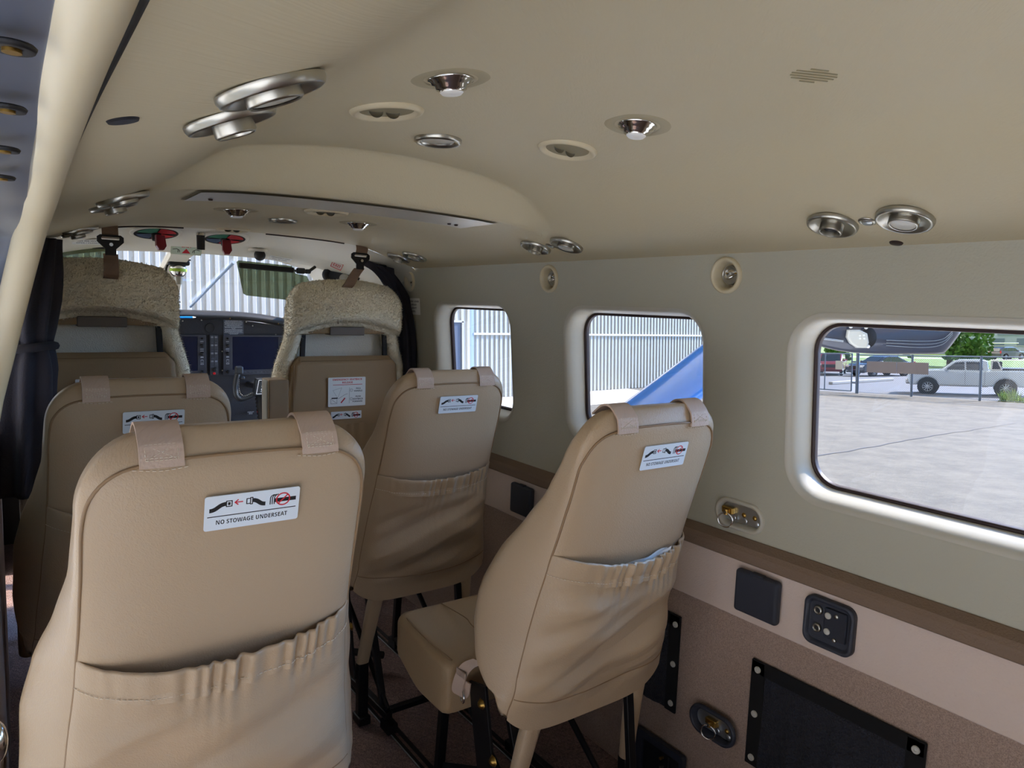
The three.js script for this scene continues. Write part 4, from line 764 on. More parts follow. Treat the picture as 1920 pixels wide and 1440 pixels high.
// crew seats with sheepskin covers
const releaseTex = canvasTex(560, 420, (x, w, h) => {
  x.fillStyle = '#e9ebe8'; x.fillRect(0, 0, w, h); x.fillStyle = '#c5202c'; x.textAlign = 'center'; x.font = 'bold 40px sans-serif';
  x.fillText('EMERGENCY SEATBACK', w / 2 + 6, 46, 470); x.fillText('RELEASE', w / 2 + 6, 90); x.fillRect(70, 104, 440, 7);
  x.fillStyle = '#2a2a2a'; x.font = 'bold 32px sans-serif'; x.textAlign = 'right'; x.fillText('PULL', 490, 178); x.fillText('HANDLE', 512, 214); x.fillText('PUSH', 490, 296); x.fillText('SEATBACK', 522, 332); x.fillText('FORWARD', 516, 368);
  x.strokeStyle = '#2a2a2a'; x.lineWidth = 3; for (const [cx, cy, n] of [[345, 190, '1'], [345, 318, '2']]) { x.beginPath(); x.arc(cx, cy, 20, 0, 7); x.stroke(); x.textAlign = 'center'; x.font = '26px sans-serif'; x.fillText(n, cx, cy + 9); }
  x.beginPath(); x.moveTo(315, 150); x.lineTo(315, 380); x.stroke();
  x.setLineDash([8, 5]); x.beginPath(); x.moveTo(70, 185); x.lineTo(200, 150); x.lineTo(140, 300); x.closePath(); x.stroke(); x.setLineDash([]);
  x.fillRect(50, 290, 90, 16); x.strokeRect(40, 306, 90, 70); x.beginPath(); x.moveTo(50, 316); x.lineTo(120, 366); x.stroke(); x.beginPath(); x.moveTo(140, 310); x.bezierCurveTo(190, 300, 220, 250, 290, 240); x.stroke();
  x.strokeStyle = '#c5202c'; x.lineWidth = 18; x.beginPath(); x.moveTo(190, 370); x.lineTo(250, 300); x.stroke();
});
M.release = std('#ffffff', 0.55, { map: releaseTex });
function crewSeat(cx, label, aisle, seed) {
  const s = thing('crew_seat', label, 'seat', [cx, 0, -2.45]);
  // front cushion, whitish seen from behind through the gap
  const slabRows = []; for (let j = 0; j <= 16; j++) { const y = lerp(0.42, 1.2, j / 16), w = lerp(0.22, 0.165, smooth(y, 0.8, 1.1)); slabRows.push(rrPoints(2 * w, 0.07, 0.03, 5).map(([a, b]) => [a, y, -0.075 + b + (y - 0.9) * 0.03])); }
  part('front_cushion', loft(slabRows), M.fleeceWhite, s);
  // sheepskin: head block and two side strips
  const head = []; const N = 110;
  for (let j = 0; j <= 54; j++) {
    const v = j / 54, y = lerp(1.085, 1.272, v), e = Math.sqrt(Math.max(0.02, 1 - Math.pow(Math.max(0, (v - 0.35) / 0.65), 2.6))), eb = Math.sqrt(Math.max(0.12, 1 - Math.pow(Math.max(0, (0.16 - v) / 0.16), 2)));
    const w = (0.155 + 0.055 * e) * (v < 0.1 ? 1 : 1), d = 0.066 * Math.min(e, eb), ring = [];
    for (let i = 0; i < N; i++) { const t = i / N * 2 * Math.PI, x = w * Math.sign(Math.cos(t)) * Math.abs(Math.cos(t)) ** 0.5, z = d * Math.sign(Math.sin(t)) * Math.abs(Math.sin(t)) ** 0.5; const sag = (1 - Math.min(1, (x / 0.19) ** 2)) * 0.034 * (1 - v) - 0.010 * Math.min(1.2, (x / 0.2) ** 6) * (1 - v) ** 2 + (-0.028 * (x / 0.2) ** 2 * smooth(v, 0.45, 1)); ring.push([x, y + sag, 0.005 + z + (Math.sign(z) || 1) * 0.004 * fbm(x * 60, y * 60, seed + z * 20, 2)]); }
    head.push(ring);
  }
  const sl = [];
  for (const sd of [-1, 1]) { const R = []; for (let j = 0; j <= 50; j++) { const v = j / 50, y = lerp(1.17, 0.85, v), xc = sd * (0.18 + 0.042 * smooth(1.1 - y, 0.0, 0.19)), r = lerp(0.031, 0.028, v); R.push(Array.from({ length: 28 }, (_, i) => { const t = i / 28 * 2 * Math.PI; return [xc + r * Math.cos(t) * (1 + 0.12 * fbm(y * 40, Math.cos(t) * 3, seed, 3)), y + 0.0, -0.012 - 0.03 * v + 1.3 * r * Math.sin(t)]; })); } sl.push(loft(R)); }
  const fl = part('sheepskin_cover', [loft(head), ...sl], M.fleece, s);
  const pile = new THREE.InstancedMesh(new THREE.ConeGeometry(0.0009, 0.012, 3, 1).translate(0, 0.002, 0), M.fleece, 16000);
  pile.name = 'fleece_pile'; pile.userData.kind = 'stuff'; pile.castShadow = pile.receiveShadow = true;
  const smp = new MeshSurfaceSampler(fl).setRandomGenerator(rnd).build(), p = V(0, 0, 0), n = V(0, 0, 0), q = new THREE.Quaternion(), m4 = new THREE.Matrix4();
  for (let i = 0; i < 16000; i++) { smp.sample(p, n); n.x += rr(-1.2, 1.2); n.y += rr(-1.5, 0.7); n.z += rr(-1.2, 1.2); n.normalize(); q.setFromUnitVectors(V(0, 1, 0), n); const k = rr(0.6, 1.3); m4.compose(p, q, V(k, k, k)); pile.setMatrixAt(i, m4); }
  fl.add(pile);
  // headrest beam, posts, panel
  part('headrest_beam', rbox(0.32, 0.026, 0.05, 0.006, 0, 1.092, -0.005), M.leatherDark, s);
  part('headrest_plate', rbox(0.13, 0.03, 0.056, 0.003, 0, 1.089, -0.002), std('#6d635b', 0.5), s);
  for (const sd of [-1, 1]) part('post', bar([sd * 0.158, 0.97, 0.0], [sd * 0.153, 1.11, 0.0], 0.017, 0.012), M.black, s);
  const bp = []; for (let j = 0; j <= 24; j++) { const y = lerp(0.6, 0.998, j / 24), e = Math.sqrt(Math.max(0.05, 1 - Math.pow(Math.max(0, (y - 0.985) / 0.013), 2))), w = (y > 0.965 ? lerp(0.2, 0.172, (y - 0.965) / 0.033) : lerp(0.222, 0.2, smooth(y, 0.75, 0.965))); bp.push(rrPoints(2 * w, 0.055 * e, Math.min(0.02, 0.026 * e), 4).map(([a, b]) => [a, y, 0.0 + b + 0.006 * (b > 0 ? 1 - (a / w) ** 2 : 0)])); }
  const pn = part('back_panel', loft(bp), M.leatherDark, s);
  part('panel_seam', tube([[-0.17, 0.984, 0.029], [0, 0.984, 0.034], [0.17, 0.984, 0.029]], 0.0012, 30, 5), M.piping, pn);
  part('panel_seam', tube([[-0.195, 0.97, 0.026], [-0.198, 0.85, 0.028], [-0.2, 0.72, 0.028]], 0.0012, 30, 5), M.piping, pn);
  const pk = part('map_pocket', grid(50, 12, (u, v) => { const x = (u - 0.5) * 0.4; return [x, lerp(0.58, 0.752 + 0.004 * Math.sin(x * 40), v), 0.034 + 0.008 * v * (1 - (x / 0.21) ** 4) + 0.003 * v * Math.sin(x * 170 + Math.sin(x * 40))]; }), M.leatherDark, s);
  const rl = part('release_placard', plate(0.142, 0.105, 0.003), M.release, s); rl.position.set(-0.004, 0.871, 0.0335);
  const sp = part('placard', plate(0.116, 0.028, 0.002), M.placardSmall, s); sp.position.set(-0.006, 0.786, 0.0345);
  part('seat_base', [rbox(0.42, 0.12, 0.42, 0.03, 0, 0.4, -0.25), bar([-0.16, 0.34, -0.05], [-0.16, 0, -0.05], 0.03), bar([0.16, 0.34, -0.05], [0.16, 0, -0.05], 0.03), bar([-0.16, 0.34, -0.4], [-0.16, 0, -0.4], 0.03), bar([0.16, 0.34, -0.4], [0.16, 0, -0.4], 0.03), bar([0, 0.6, 0], [0, 0.36, -0.1], 0.24, 0.03)], M.black, s);
  if (aisle) { part('armrest', rbox(0.068, 0.19, 0.08, 0.006, aisle * 0.27, 0.835, 0.06), M.leatherDark, s); part('armrest_fleece', rbox(0.014, 0.195, 0.06, 0.006, aisle * 0.3, 0.83, 0.062), M.fleeceWhite, s); }
  return s;
}
crewSeat(-0.362, 'pilot seat on the left with a cream sheepskin headrest, next to the dark curtain', 0, 2).scale.y = 1.02;
crewSeat(0.405, 'co-pilot seat on the right with a cream sheepskin headrest and a red printed release placard', -1, 9);
// shoulder harnesses hanging from the ceiling
function harness(X, z, lean, label) {
  const g = thing('shoulder_harness', label, 'harness', [X, ceilY(X, z), z]);
  part('upper_webbing', ribbon([[0, 0.004, 0], [0.0, -0.012, 0.004], [-lean * 0.1, -0.034, 0.006]], 0.042, 0.003, [1, 0, 0.1], 16), M.webbingBrown, g);
  const b = new THREE.Group(); b.position.set(-lean * 0.12, -0.036, 0.006); b.rotation.z = -lean * 0.5;
  const pl = part('buckle_plate', slab([[-0.034, 0.006], [-0.026, 0.012], [0.026, 0.012], [0.034, 0.006], [0.034, -0.008], [0.014, -0.028], [0.014, -0.046], [-0.014, -0.046], [-0.014, -0.028], [-0.034, -0.008]].reverse(), 0.005, [rrPoints(0.046, 0.006, 0.0025, 4).map((p) => [p[0], p[1] + 0.001])], 0.0008), M.blackMetal, null);
  pl.position.copy(b.position); pl.rotation.copy(b.rotation); g.add(pl);
  part('bolt', rod([0, -0.016, 0.002], [0, -0.016, 0.02], 0.006, 14, 0.005), M.chrome, pl);
  part('slot_bar', rod([-0.022, 0.004, 0.006], [0.022, 0.004, 0.006], 0.002), M.chrome, pl);
  part('lower_webbing', ribbon([[-lean * 0.16, -0.078, 0.008], [-lean * 0.3, -0.09, 0.009], [-lean * 0.5, -0.108, 0.014], [-lean * 0.72, -0.138, 0.01], [-lean * 0.75, -0.15, -0.02]], 0.038, 0.0032, [1, 0, 0.1], 30), M.webbingBrown, g);
}
harness(-0.343, -2.37, 0.0, 'brown shoulder harness with a black buckle hanging above the pilot seat');
harness(0.44, -2.39, 0.07, 'brown shoulder harness with a black buckle leaning above the co-pilot seat');
// ---------------------------------------------------------------- the aircraft's own wing and strut
{
  const af = (c, t) => { const P = []; for (let i = 0; i <= 20; i++) { const x = i / 20; P.push([c * (x - 0.35), t * 2.6 * (0.2969 * Math.sqrt(x) - 0.126 * x - 0.3516 * x * x + 0.2843 * x ** 3 - 0.1015 * x ** 4)]); } for (let i = 19; i > 0; i--) { const x = i / 20; P.push([c * (x - 0.35), -t * 1.2 * (0.2969 * Math.sqrt(x) - 0.126 * x - 0.3516 * x * x + 0.2843 * x ** 3 - 0.1015 * x ** 4)]); } return P; };
  const g = thing('aircraft_wing', 'own high wing above the cabin, shading the front windows', 'wing', [0, 1.75, -2.1]);
  part('wing_panel', loft([-6.9, 0.02, 6.9].map((X) => af(2.0, 0.25).map(([a, b]) => [X, b + Math.abs(X) * 0.035, a]))), M.white, g);
  const s = thing('wing_strut', 'bright blue wing strut slanting up past the middle right window', 'wing strut', [0.85, 0.52, -1.9]);
  const A = V(0, 0, 0), dir = V(0.89, 0.456, 0).normalize(), up = V(0, 0, 0).crossVectors(V(0, 0, 1), dir);
  const ell = (k, w = 1) => Array.from({ length: 28 }, (_, i) => { const t = i / 28 * 2 * Math.PI; return A.clone().addScaledVector(dir, k).addScaledVector(up, 0.06 * w * Math.sin(t)).add(V(0, 0, 0.13 * w * Math.cos(t))).toArray(); });
  part('strut_fairing', loft([ell(0), ell(1.3), ell(2.5)]), M.strut = new THREE.MeshPhysicalMaterial({ color: '#2c63ac', roughness: 0.25, clearcoat: 0.6 }), s);
  part('end_fitting', loft([ell(-0.12, 0.6), ell(0.01, 0.85)]), M.alu, s);
}
onCraft = false;
for (const o of craft) o.applyMatrix4(toWorld);

// ---------------------------------------------------------------- outside
const ground = (name, pts, y, mat) => { const g = structure(name); const s = new THREE.ShapeGeometry(shapeOf(pts.map(([x, z]) => [x, -z]))).rotateX(-Math.PI / 2).translate(0, y, 0); const p = s.attributes.position, u = new Float32Array(p.count * 2); for (let i = 0; i < p.count; i++) { u[2 * i] = p.getX(i); u[2 * i + 1] = p.getZ(i); } s.setAttribute('uv', new THREE.BufferAttribute(u, 2)); part('surface', s, mat, g); return g; };
M.apron = std('#ffffff', 0.95, { map: concreteColor, bumpMap: clothBump, bumpScale: 0.004 });
M.concrete = std('#b3b0a8', 0.9);
M.pad = std('#d8d5cc', 0.9); M.asphalt = std('#4e4d4c', 0.95); M.road = std('#66676a', 0.95);
M.grass = std('#ffffff', 1, { map: grassColor });
ground('ground', [[-2.2, -26], [33.6, -28], [33.6, 120], [-2.2, 120]], 0, M.apron);
ground('ground_2', [[-200, -26], [-2.2, -26], [-2.2, 120], [-200, 120]], 0, M.asphalt);
ground('pavement', [[-2.2, -26], [27, -28], [24, -21], [-2.2, -19]], 0.012, M.concrete);
ground('pavement_2', [[-12, -19], [6, -19], [6.8, -11], [6.8, 8], [-12, 8]], 0.02, M.pad);
ground('road', [[33.6, -120], [57, -120], [57, 120], [33.6, 120]], -0.005, M.road);
ground('lawn', [[57, -200], [104, -200], [104, 200], [57, 200]], 0.03, M.grass);
ground('street', [[104, -300], [111, -300], [111, 300], [104, 300]], 0.02, M.concrete);
ground('field', [[111, -500], [500, -500], [500, 500], [111, 500]], 0.03, M.grass);
{ const k = structure('kerb'); part('kerb_stone', [rbox(0.25, 0.14, 120, 0.03, 57, 0.07, 0), rbox(7, 0.16, 0.25, 0.03, 42, 0.08, -22.5)], M.concrete, k); }
{ // crack in the apron
  const pts = []; for (let i = 0; i <= 40; i++) { const t = i / 40; pts.push([lerp(13.4, 25, t), 0.012, -8.63 + 0.14 * fbm(t * 14, 3, 1, 3) + 0.05 * Math.sin(t * 9)]); }
  const c = single('pavement_crack', grid(40, 1, (u, v) => { const p = pts[Math.round(u * 40)], w = 0.035 * (1 - u * 0.75) * (0.6 + 0.9 * Math.abs(nz(u * 22, 1, 4))); return [p[0], 0.008, p[2] + (v - 0.5) * 2 * w]; }), std('#3d3d40', 1), 'long dark crack across the grey apron', 'crack');
}
// ---- hangar with ribbed sheets
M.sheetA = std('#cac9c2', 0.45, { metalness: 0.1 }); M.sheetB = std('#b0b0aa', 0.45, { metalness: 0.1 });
function sheetGeo(p, n, h, rib = 0.05) { const pr = []; for (let i = 0; i < n; i++) { const x = i * p; pr.push([x, 0], [x + p * 0.42, 0], [x + p * 0.5, rib], [x + p * 0.9, rib]); } pr.push([n * p, 0]); return grid(pr.length - 1, 1, (u, v) => { const q = pr[Math.round(u * (pr.length - 1))]; return [q[0], v * h, q[1]]; }).toNonIndexed(); }
{
  const g = thing('hangar', 'large pale ribbed metal hangar beyond the windshield and front windows', 'hangar', [16, 0, -25.6]);
  const pa = 0.3, sa = sheetGeo(pa, 3, 9); sa.computeVertexNormals();
  for (let i = 0; i < 36; i++) { const m = part('cladding_sheet', sa, M.sheetA, g); m.position.set(-0.15 - (i + 1) * pa * 3, 0.02, 0.35); }
  const pb = 0.266, sb = sheetGeo(pb, 4, 9); sb.computeVertexNormals();
  const bAng = Math.atan(0.1);
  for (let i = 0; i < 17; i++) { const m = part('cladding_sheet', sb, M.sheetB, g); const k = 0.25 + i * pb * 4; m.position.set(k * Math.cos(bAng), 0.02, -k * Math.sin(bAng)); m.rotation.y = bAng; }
  part('corner_trim', [box(0.22, 9, 0.1, 0.1, 4.5, 0.02), box(0.1, 9, 0.5, -0.12, 4.5, 0.15)], std('#9fb4cc', 0.5), g);
  part('girt_flashing', box(18, 0.09, 0.08, 9.2, 0, 0).rotateY(bAng).translate(0, 2.8, 0.08), M.sheetA, g);
  const d = part('side_door', box(0.75, 3.1, 0.08, -1.0, 1.7, 0.44), std('#5d6a80', 0.5), g);
  part('door_frame', [box(0.09, 3.2, 0.12, -0.6, 1.7, 0.46), box(0.95, 0.09, 0.12, -1.0, 3.3, 0.46)], M.sheetA, d);
  part('door_light', box(0.3, 0.5, 0.02, -1.0, 0.6, 0.49), M.black, d);
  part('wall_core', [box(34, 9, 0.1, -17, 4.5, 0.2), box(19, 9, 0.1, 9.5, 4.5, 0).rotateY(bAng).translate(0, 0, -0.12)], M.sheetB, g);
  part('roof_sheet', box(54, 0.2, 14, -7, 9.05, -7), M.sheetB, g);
}
{ // the hangar row on the door side
  const g = thing('hangar', 'dark hangar row on the far side of the aircraft, behind the open door', 'hangar', [-60, 0, 0]);
  part('wall', box(1, 5.5, 120, 0, 2.75, 0), std('#5f5a52', 0.8), g); part('roof', box(20, 0.3, 120, -9, 5.6, 0), std('#6b6a68', 0.7), g);
  for (let i = 0; i < 5; i++) part('hangar_door', box(0.1, 4.4, 14, 0.55, 2.2, -36 + i * 18), std('#4f5057', 0.6), g);
}
// ---- chain link fence and gate
M.tyre0 = std('#17181a', 0.9); M.galv = std('#6d7c8e', 0.5, { metalness: 0.5 });
const FX = 33;
{
  const g = thing('chain_link_fence', 'grey chain link fence with round posts between the apron and the parked cars', 'fence', [FX, 0, -12]);
  for (const z of [-17.95, -15.45, -12.7, -9.8, -6.9]) part('fence_post', z < -17 ? cyl(0.075, 0.075, 2.0, 0, 1.0, z + 12) : cyl(0.048, 0.048, 1.88, 0, 0.94, z + 12), M.galv, g);
  part('top_rail', rod([0, 1.84, -5.95], [0, 1.84, 6], 0.03), M.galv, g); part('bottom_wire', rod([0, 0.06, -5.95], [0, 0.06, 6], 0.008), M.galv, g);
  const link = (z0, z1, y0, y1) => { const P = [], r = 0.007, s = 0.085, H = y1 - y0, tri = []; for (const d of [1, -1]) for (let k = z0 - H; k < z1 + H; k += s) { let a = Math.max(z0, Math.min(k, k + d * H)), b = Math.min(z1, Math.max(k, k + d * H)); if (b - a < 0.05) continue; const ya = y0 + (a - k) * d, yb = y0 + (b - k) * d; tri.push([a, ya, b, yb]); } for (const [a, ya, b, yb] of tri) { const A = [[0, ya - r, a], [0, ya + r, a], [r, ya, a]], B = [[0, yb - r, b], [0, yb + r, b], [r, yb, b]]; for (let i = 0; i < 3; i++) { const j = (i + 1) % 3; P.push(...A[i], ...A[j], ...B[i], ...A[j], ...B[j], ...B[i]); } } const q = new THREE.BufferGeometry(); q.setAttribute('position', new THREE.Float32BufferAttribute(P, 3)); q.computeVertexNormals(); return boxUV(q); };
  const m = part('chain_link', link(-5.95, 6, 0.06, 1.84), M.galv, g); m.userData.kind = 'stuff';
  const b = thing('fence_gate', 'grey chain link gate leaf left of the thick gate post', 'gate', [FX, 0, -18.15]);
  part('gate_frame', [rod([0, 0.1, -0.08], [0, 1.9, -0.08], 0.035), rod([0, 0.1, -0.08], [0, 0.1, -4], 0.03), rod([0, 1.88, -0.08], [0, 1.88, -4], 0.03), rod([0, 0.1, -4], [0, 1.9, -4], 0.035), rod([0, 0.9, -0.08], [0, 0.9, -4], 0.025)], M.galv, b);
  part('gate_wheel', rot(cyl(0.05, 0.05, 0.04), 0, 0, Math.PI / 2).translate(0, 0.05, -3.8), M.tyre0, b); part('hinge', [box(0.06, 0.08, 0.2, 0, 0.5, 0.02), box(0.06, 0.08, 0.2, 0, 1.5, 0.02)], M.galv, b);
  part('brace', rod([0, 0.1, -1.45], [0, 1.88, -1.45], 0.03), M.galv, b);
  const m2 = part('chain_link', link(-4, -0.08, 0.1, 1.88), M.galv, b); m2.userData.kind = 'stuff';
  M.board = std('#827a7c', 0.6);
  const sg = thing('fence_board', 'long grey-brown board fixed along the fence right of the gate post', 'board', [FX - 0.06, 1.28, -16.1]);
  for (let i = 0; i < 2; i++) part('board_panel', rbox(0.03, 0.52, 1.36, 0.008, 0, 0, -0.69 + i * 1.38), M.board, sg);
  const s2 = thing('fence_board', 'small pale board fixed on the gate leaf', 'board', [FX - 0.04, 1.32, -18.85]); part('board_panel', rbox(0.03, 0.42, 0.36, 0.008), M.lens, s2);
  const s3 = thing('fence_board', 'pale board at the left end of the gate leaf', 'board', [FX - 0.04, 1.3, -20.3]); part('board_panel', rbox(0.03, 0.42, 0.5, 0.008), M.lens, s3);
}
// ---- vehicles
M.tyre = std('#17181a', 0.9); M.carGlass = new THREE.MeshPhysicalMaterial({ color: '#1c2830', roughness: 0.06, clearcoat: 1 });
M.lampRed = std('#b8101c', 0.25); M.lampWhite = std('#e9eef2', 0.15);
function arc(cx, cy, r, a0, a1, n = 9) { return Array.from({ length: n + 1 }, (_, i) => { const a = lerp(a0, a1, i / n); return [cx + r * Math.cos(a), cy + r * Math.sin(a)]; }); }
function wheel(r, spokes) {
  const g = [lathe([[r * 0.62, -0.11], [r * 0.95, -0.11], [r, -0.08], [r, 0.08], [r * 0.95, 0.11], [r * 0.62, 0.11]], 28).rotateX(Math.PI / 2)];
  const rim = [lathe([[r * 0.64, 0.1], [r * 0.66, 0.112], [r * 0.6, 0.1], [r * 0.56, 0.03]], 28).rotateX(Math.PI / 2)];
  for (let i = 0; i < spokes; i++) { const a = i / spokes * 2 * Math.PI; rim.push(rbox(r * 0.1, r * 0.62, 0.03, 0.008, 0, r * 0.31, 0.085).rotateZ(a)); }
  rim.push(lathe([[r * 0.16, 0.08], [r * 0.15, 0.11], [0, 0.115]], 16).rotateX(Math.PI / 2));
  return [merge(g), merge(rim)];
}
function vehicle(name, label, cat, pos, turn, sc, o) {
  const g = thing(name, label, cat, pos, turn); g.scale.setScalar(sc);
  const paint = new THREE.MeshPhysicalMaterial({ color: o.color, roughness: 0.35, clearcoat: 1, clearcoatRoughness: 0.08 });
  const ax = o.axles, W = o.width, r = o.wheel;
  const low = []; low.push([o.tail, o.sill + 0.15], [o.tail + 0.1, o.sill]); low.push([ax[1] - r * 1.28, o.sill]); low.push(...arc(ax[1], r, r * 1.28, Math.PI, 0).map(([a, b]) => [a, Math.max(o.sill, b)]));
  low.push(...arc(ax[0], r, r * 1.28, Math.PI, 0).map(([a, b]) => [a, Math.max(o.sill, b)])); low.push([o.nose - 0.12, o.sill], [o.nose, o.sill + 0.18]); low.push(...o.upper);
  part('body', slab(low, W - 0.16, [], 0.08).translate(0, 0, -W / 2 + 0.08), paint, g);
  const cabW = W * 0.86; part('cab', slab(o.cab, cabW - 0.14, [], 0.07).translate(0, 0, -cabW / 2 + 0.07), paint, g);
  for (const sd of [-1, 1]) for (const w of o.windows) part('side_window', slab(w, 0.012).translate(0, 0, sd * (cabW / 2 + 0.002) - 0.006), M.carGlass, g);
  const scr = (a, b, n) => part(n, loft([[a, 0.88], [b, 0.8]].map(([p, k]) => [[p[0], p[1], -cabW / 2 * k], [p[0], p[1], cabW / 2 * k], [p[0] + o.so, p[1] + 0.012, cabW / 2 * k], [p[0] + o.so, p[1] + 0.012, -cabW / 2 * k]])), M.carGlass, g);
  scr(o.front[0], o.front[1], 'windscreen'); if (o.rearg) scr(o.rearg[0], o.rearg[1], 'rear_screen');
  const [ty, rm] = wheel(r, o.spokes || 5);
  for (const sd of [-1, 1]) for (const x of ax) { const w = part('wheel', ty, M.tyre, g); w.position.set(x, r, sd * (W / 2 - 0.1)); w.rotation.y = sd < 0 ? Math.PI : 0; part('rim', rm, M.alu, w); part('arch', new THREE.CircleGeometry(r * 1.26, 24), M.black, g).position.set(x, r, sd * (W / 2 - 0.16)); }
  for (const sd of [-1, 1]) { part('headlamp', rbox(0.12, 0.16, 0.34, 0.04, o.nose - 0.08, o.lampY, sd * (W / 2 - 0.24)), M.lampWhite, g); part('tail_lamp', rbox(0.1, 0.34, 0.16, 0.03, o.tail + 0.05, o.tailY, sd * (W / 2 - 0.08)), M.lampRed, g); part('mirror', rbox(0.14, 0.16, 0.2, 0.04, o.mir[0], o.mir[1], sd * (cabW / 2 + 0.14)), paint, g); }
  part('grille', rbox(0.06, 0.24, W * 0.5, 0.03, o.nose - 0.02, o.lampY - 0.08, 0), M.black, g);
  (o.extra || (() => 0))(g, paint, cabW);
  return g;
}
const suv = { axles: [1.35, -1.35], width: 1.86, wheel: 0.36, sill: 0.3, nose: 2.25, tail: -2.25, lampY: 0.82, tailY: 1.0, mir: [0.85, 1.15], so: 0.02, spokes: 7,
  upper: [[2.2, 0.85], [2.0, 1.0], [1.1, 1.08], [-2.15, 1.1], [-2.25, 0.8]], cab: [[1.2, 1.05], [0.45, 1.58], [0.1, 1.66], [-1.5, 1.66], [-2.05, 1.4], [-2.2, 1.05]],
  windows: [[[0.95, 1.1], [0.4, 1.5], [0.0, 1.54], [0.0, 1.1]], [[-0.08, 1.1], [-0.08, 1.54], [-0.95, 1.54], [-1.0, 1.1]], [[-1.08, 1.12], [-1.04, 1.52], [-1.5, 1.5], [-1.85, 1.2]]], front: [[1.2, 1.06], [0.46, 1.58]], rearg: [[-2.24, 1.1], [-2.06, 1.5]] };
const sedan = { ...suv, sill: 0.24, wheel: 0.33, lampY: 0.7, tailY: 0.85, mir: [0.75, 1.0], upper: [[2.2, 0.72], [1.9, 0.86], [0.95, 0.95], [-1.9, 1.0], [-2.22, 0.9]], cab: [[1.05, 0.93], [0.25, 1.36], [-0.1, 1.43], [-0.8, 1.42], [-1.75, 1.0], [-1.8, 0.95]],
  windows: [[[0.8, 0.98], [0.2, 1.3], [-0.15, 1.35], [-0.15, 0.98]], [[-0.22, 0.98], [-0.22, 1.35], [-0.75, 1.34], [-1.3, 1.02]]], front: [[1.05, 0.95], [0.27, 1.36]], rearg: [[-1.78, 1.0], [-0.85, 1.42]] };
vehicle('pickup_truck', 'pale crew cab pickup truck parked side-on behind the chain link fence', 'truck', [36.75, 0, -14.75], 111.5 * D2R, 0.85, {
  color: '#e4eff8', axles: [1.785, -1.785], width: 2.0, wheel: 0.41, sill: 0.5, nose: 2.76, tail: -3.05, lampY: 1.0, tailY: 1.15, mir: [0.95, 1.4], so: 0.02, spokes: 10,
  upper: [[2.73, 1.2], [2.55, 1.3], [1.3, 1.36], [-1.02, 1.32], [-1.06, 1.36], [-3.03, 1.38], [-3.05, 0.9]], cab: [[1.28, 1.28], [0.62, 1.82], [0.35, 1.92], [-0.7, 1.93], [-0.95, 1.85], [-1.04, 1.28]],
  windows: [[[1.0, 1.36], [0.5, 1.76], [0.1, 1.8], [0.08, 1.36]], [[0.0, 1.36], [0.02, 1.8], [-0.7, 1.8], [-0.76, 1.36]]], front: [[1.29, 1.3], [0.63, 1.82]], rearg: [[-1.06, 1.4], [-0.97, 1.82]],
  extra: (g, paint, cw) => {
    part('running_board', rbox(2.2, 0.07, 0.14, 0.02, 0.1, 0.5, -0.98), M.chrome, g);
    part('bed_cover', [rbox(1.75, 0.1, 1.7, 0.03, -2.1, 1.43, 0), rbox(0.5, 0.5, 0.06, 0.03, -1.35, 1.6, -0.8)], M.navyPlastic, g);
    part('headache_rack', [bar([-1.12, 1.38, -0.82], [-1.16, 1.86, -0.8], 0.07), bar([-1.6, 1.38, -0.84], [-1.4, 1.86, -0.8], 0.07), bar([-1.14, 1.86, -0.8], [-1.42, 1.86, -0.8], 0.07), bar([-1.12, 1.4, -0.83], [-1.6, 1.4, -0.84], 0.06), bar([-1.16, 1.86, -0.8], [-1.16, 1.86, 0.8], 0.07)], M.white, g);
    part('bumper', [rbox(0.3, 0.3, 1.94, 0.08, 2.72, 0.68, 0), rbox(0.24, 0.24, 1.94, 0.06, -3.06, 0.72, 0)], M.chrome, g);
    for (const x of [0.04, -0.85]) part('door_seam', box(0.012, 0.75, 0.01, x, 0.95, -1.0), M.navyPlastic, g);
    for (const x of [0.24, -0.62]) part('door_handle', rbox(0.2, 0.05, 0.05, 0.015, x, 1.18, -1.01), paint, g);
  } });
vehicle('parked_car', 'dark red sport utility car parked facing the fence, left of the dark blue sedan', 'car', [50.2, 0, -29.3], 205 * D2R, 0.95, { ...suv, color: '#8c1426' });
vehicle('parked_car', 'bright red car at the left edge of the rear window', 'car', [51.5, 0, -32.6], 200 * D2R, 0.95, { ...suv, color: '#c41a2e' });
vehicle('parked_car', 'dark blue sedan parked beyond the fence behind the long board', 'car', [51.2, 0, -26.2], 160 * D2R, 1, { ...sedan, color: '#2b3a52' });
vehicle('parked_car', 'dark car parked far away before the pale building, left of the other', 'car', [108.6, 0, -43.4], 340 * D2R, 1, { ...suv, color: '#2a2c38' });
vehicle('parked_car', 'dark car parked far away before the pale building, right of the other', 'car', [110, 0, -39.2], 340 * D2R, 1, { ...suv, color: '#23262f' });
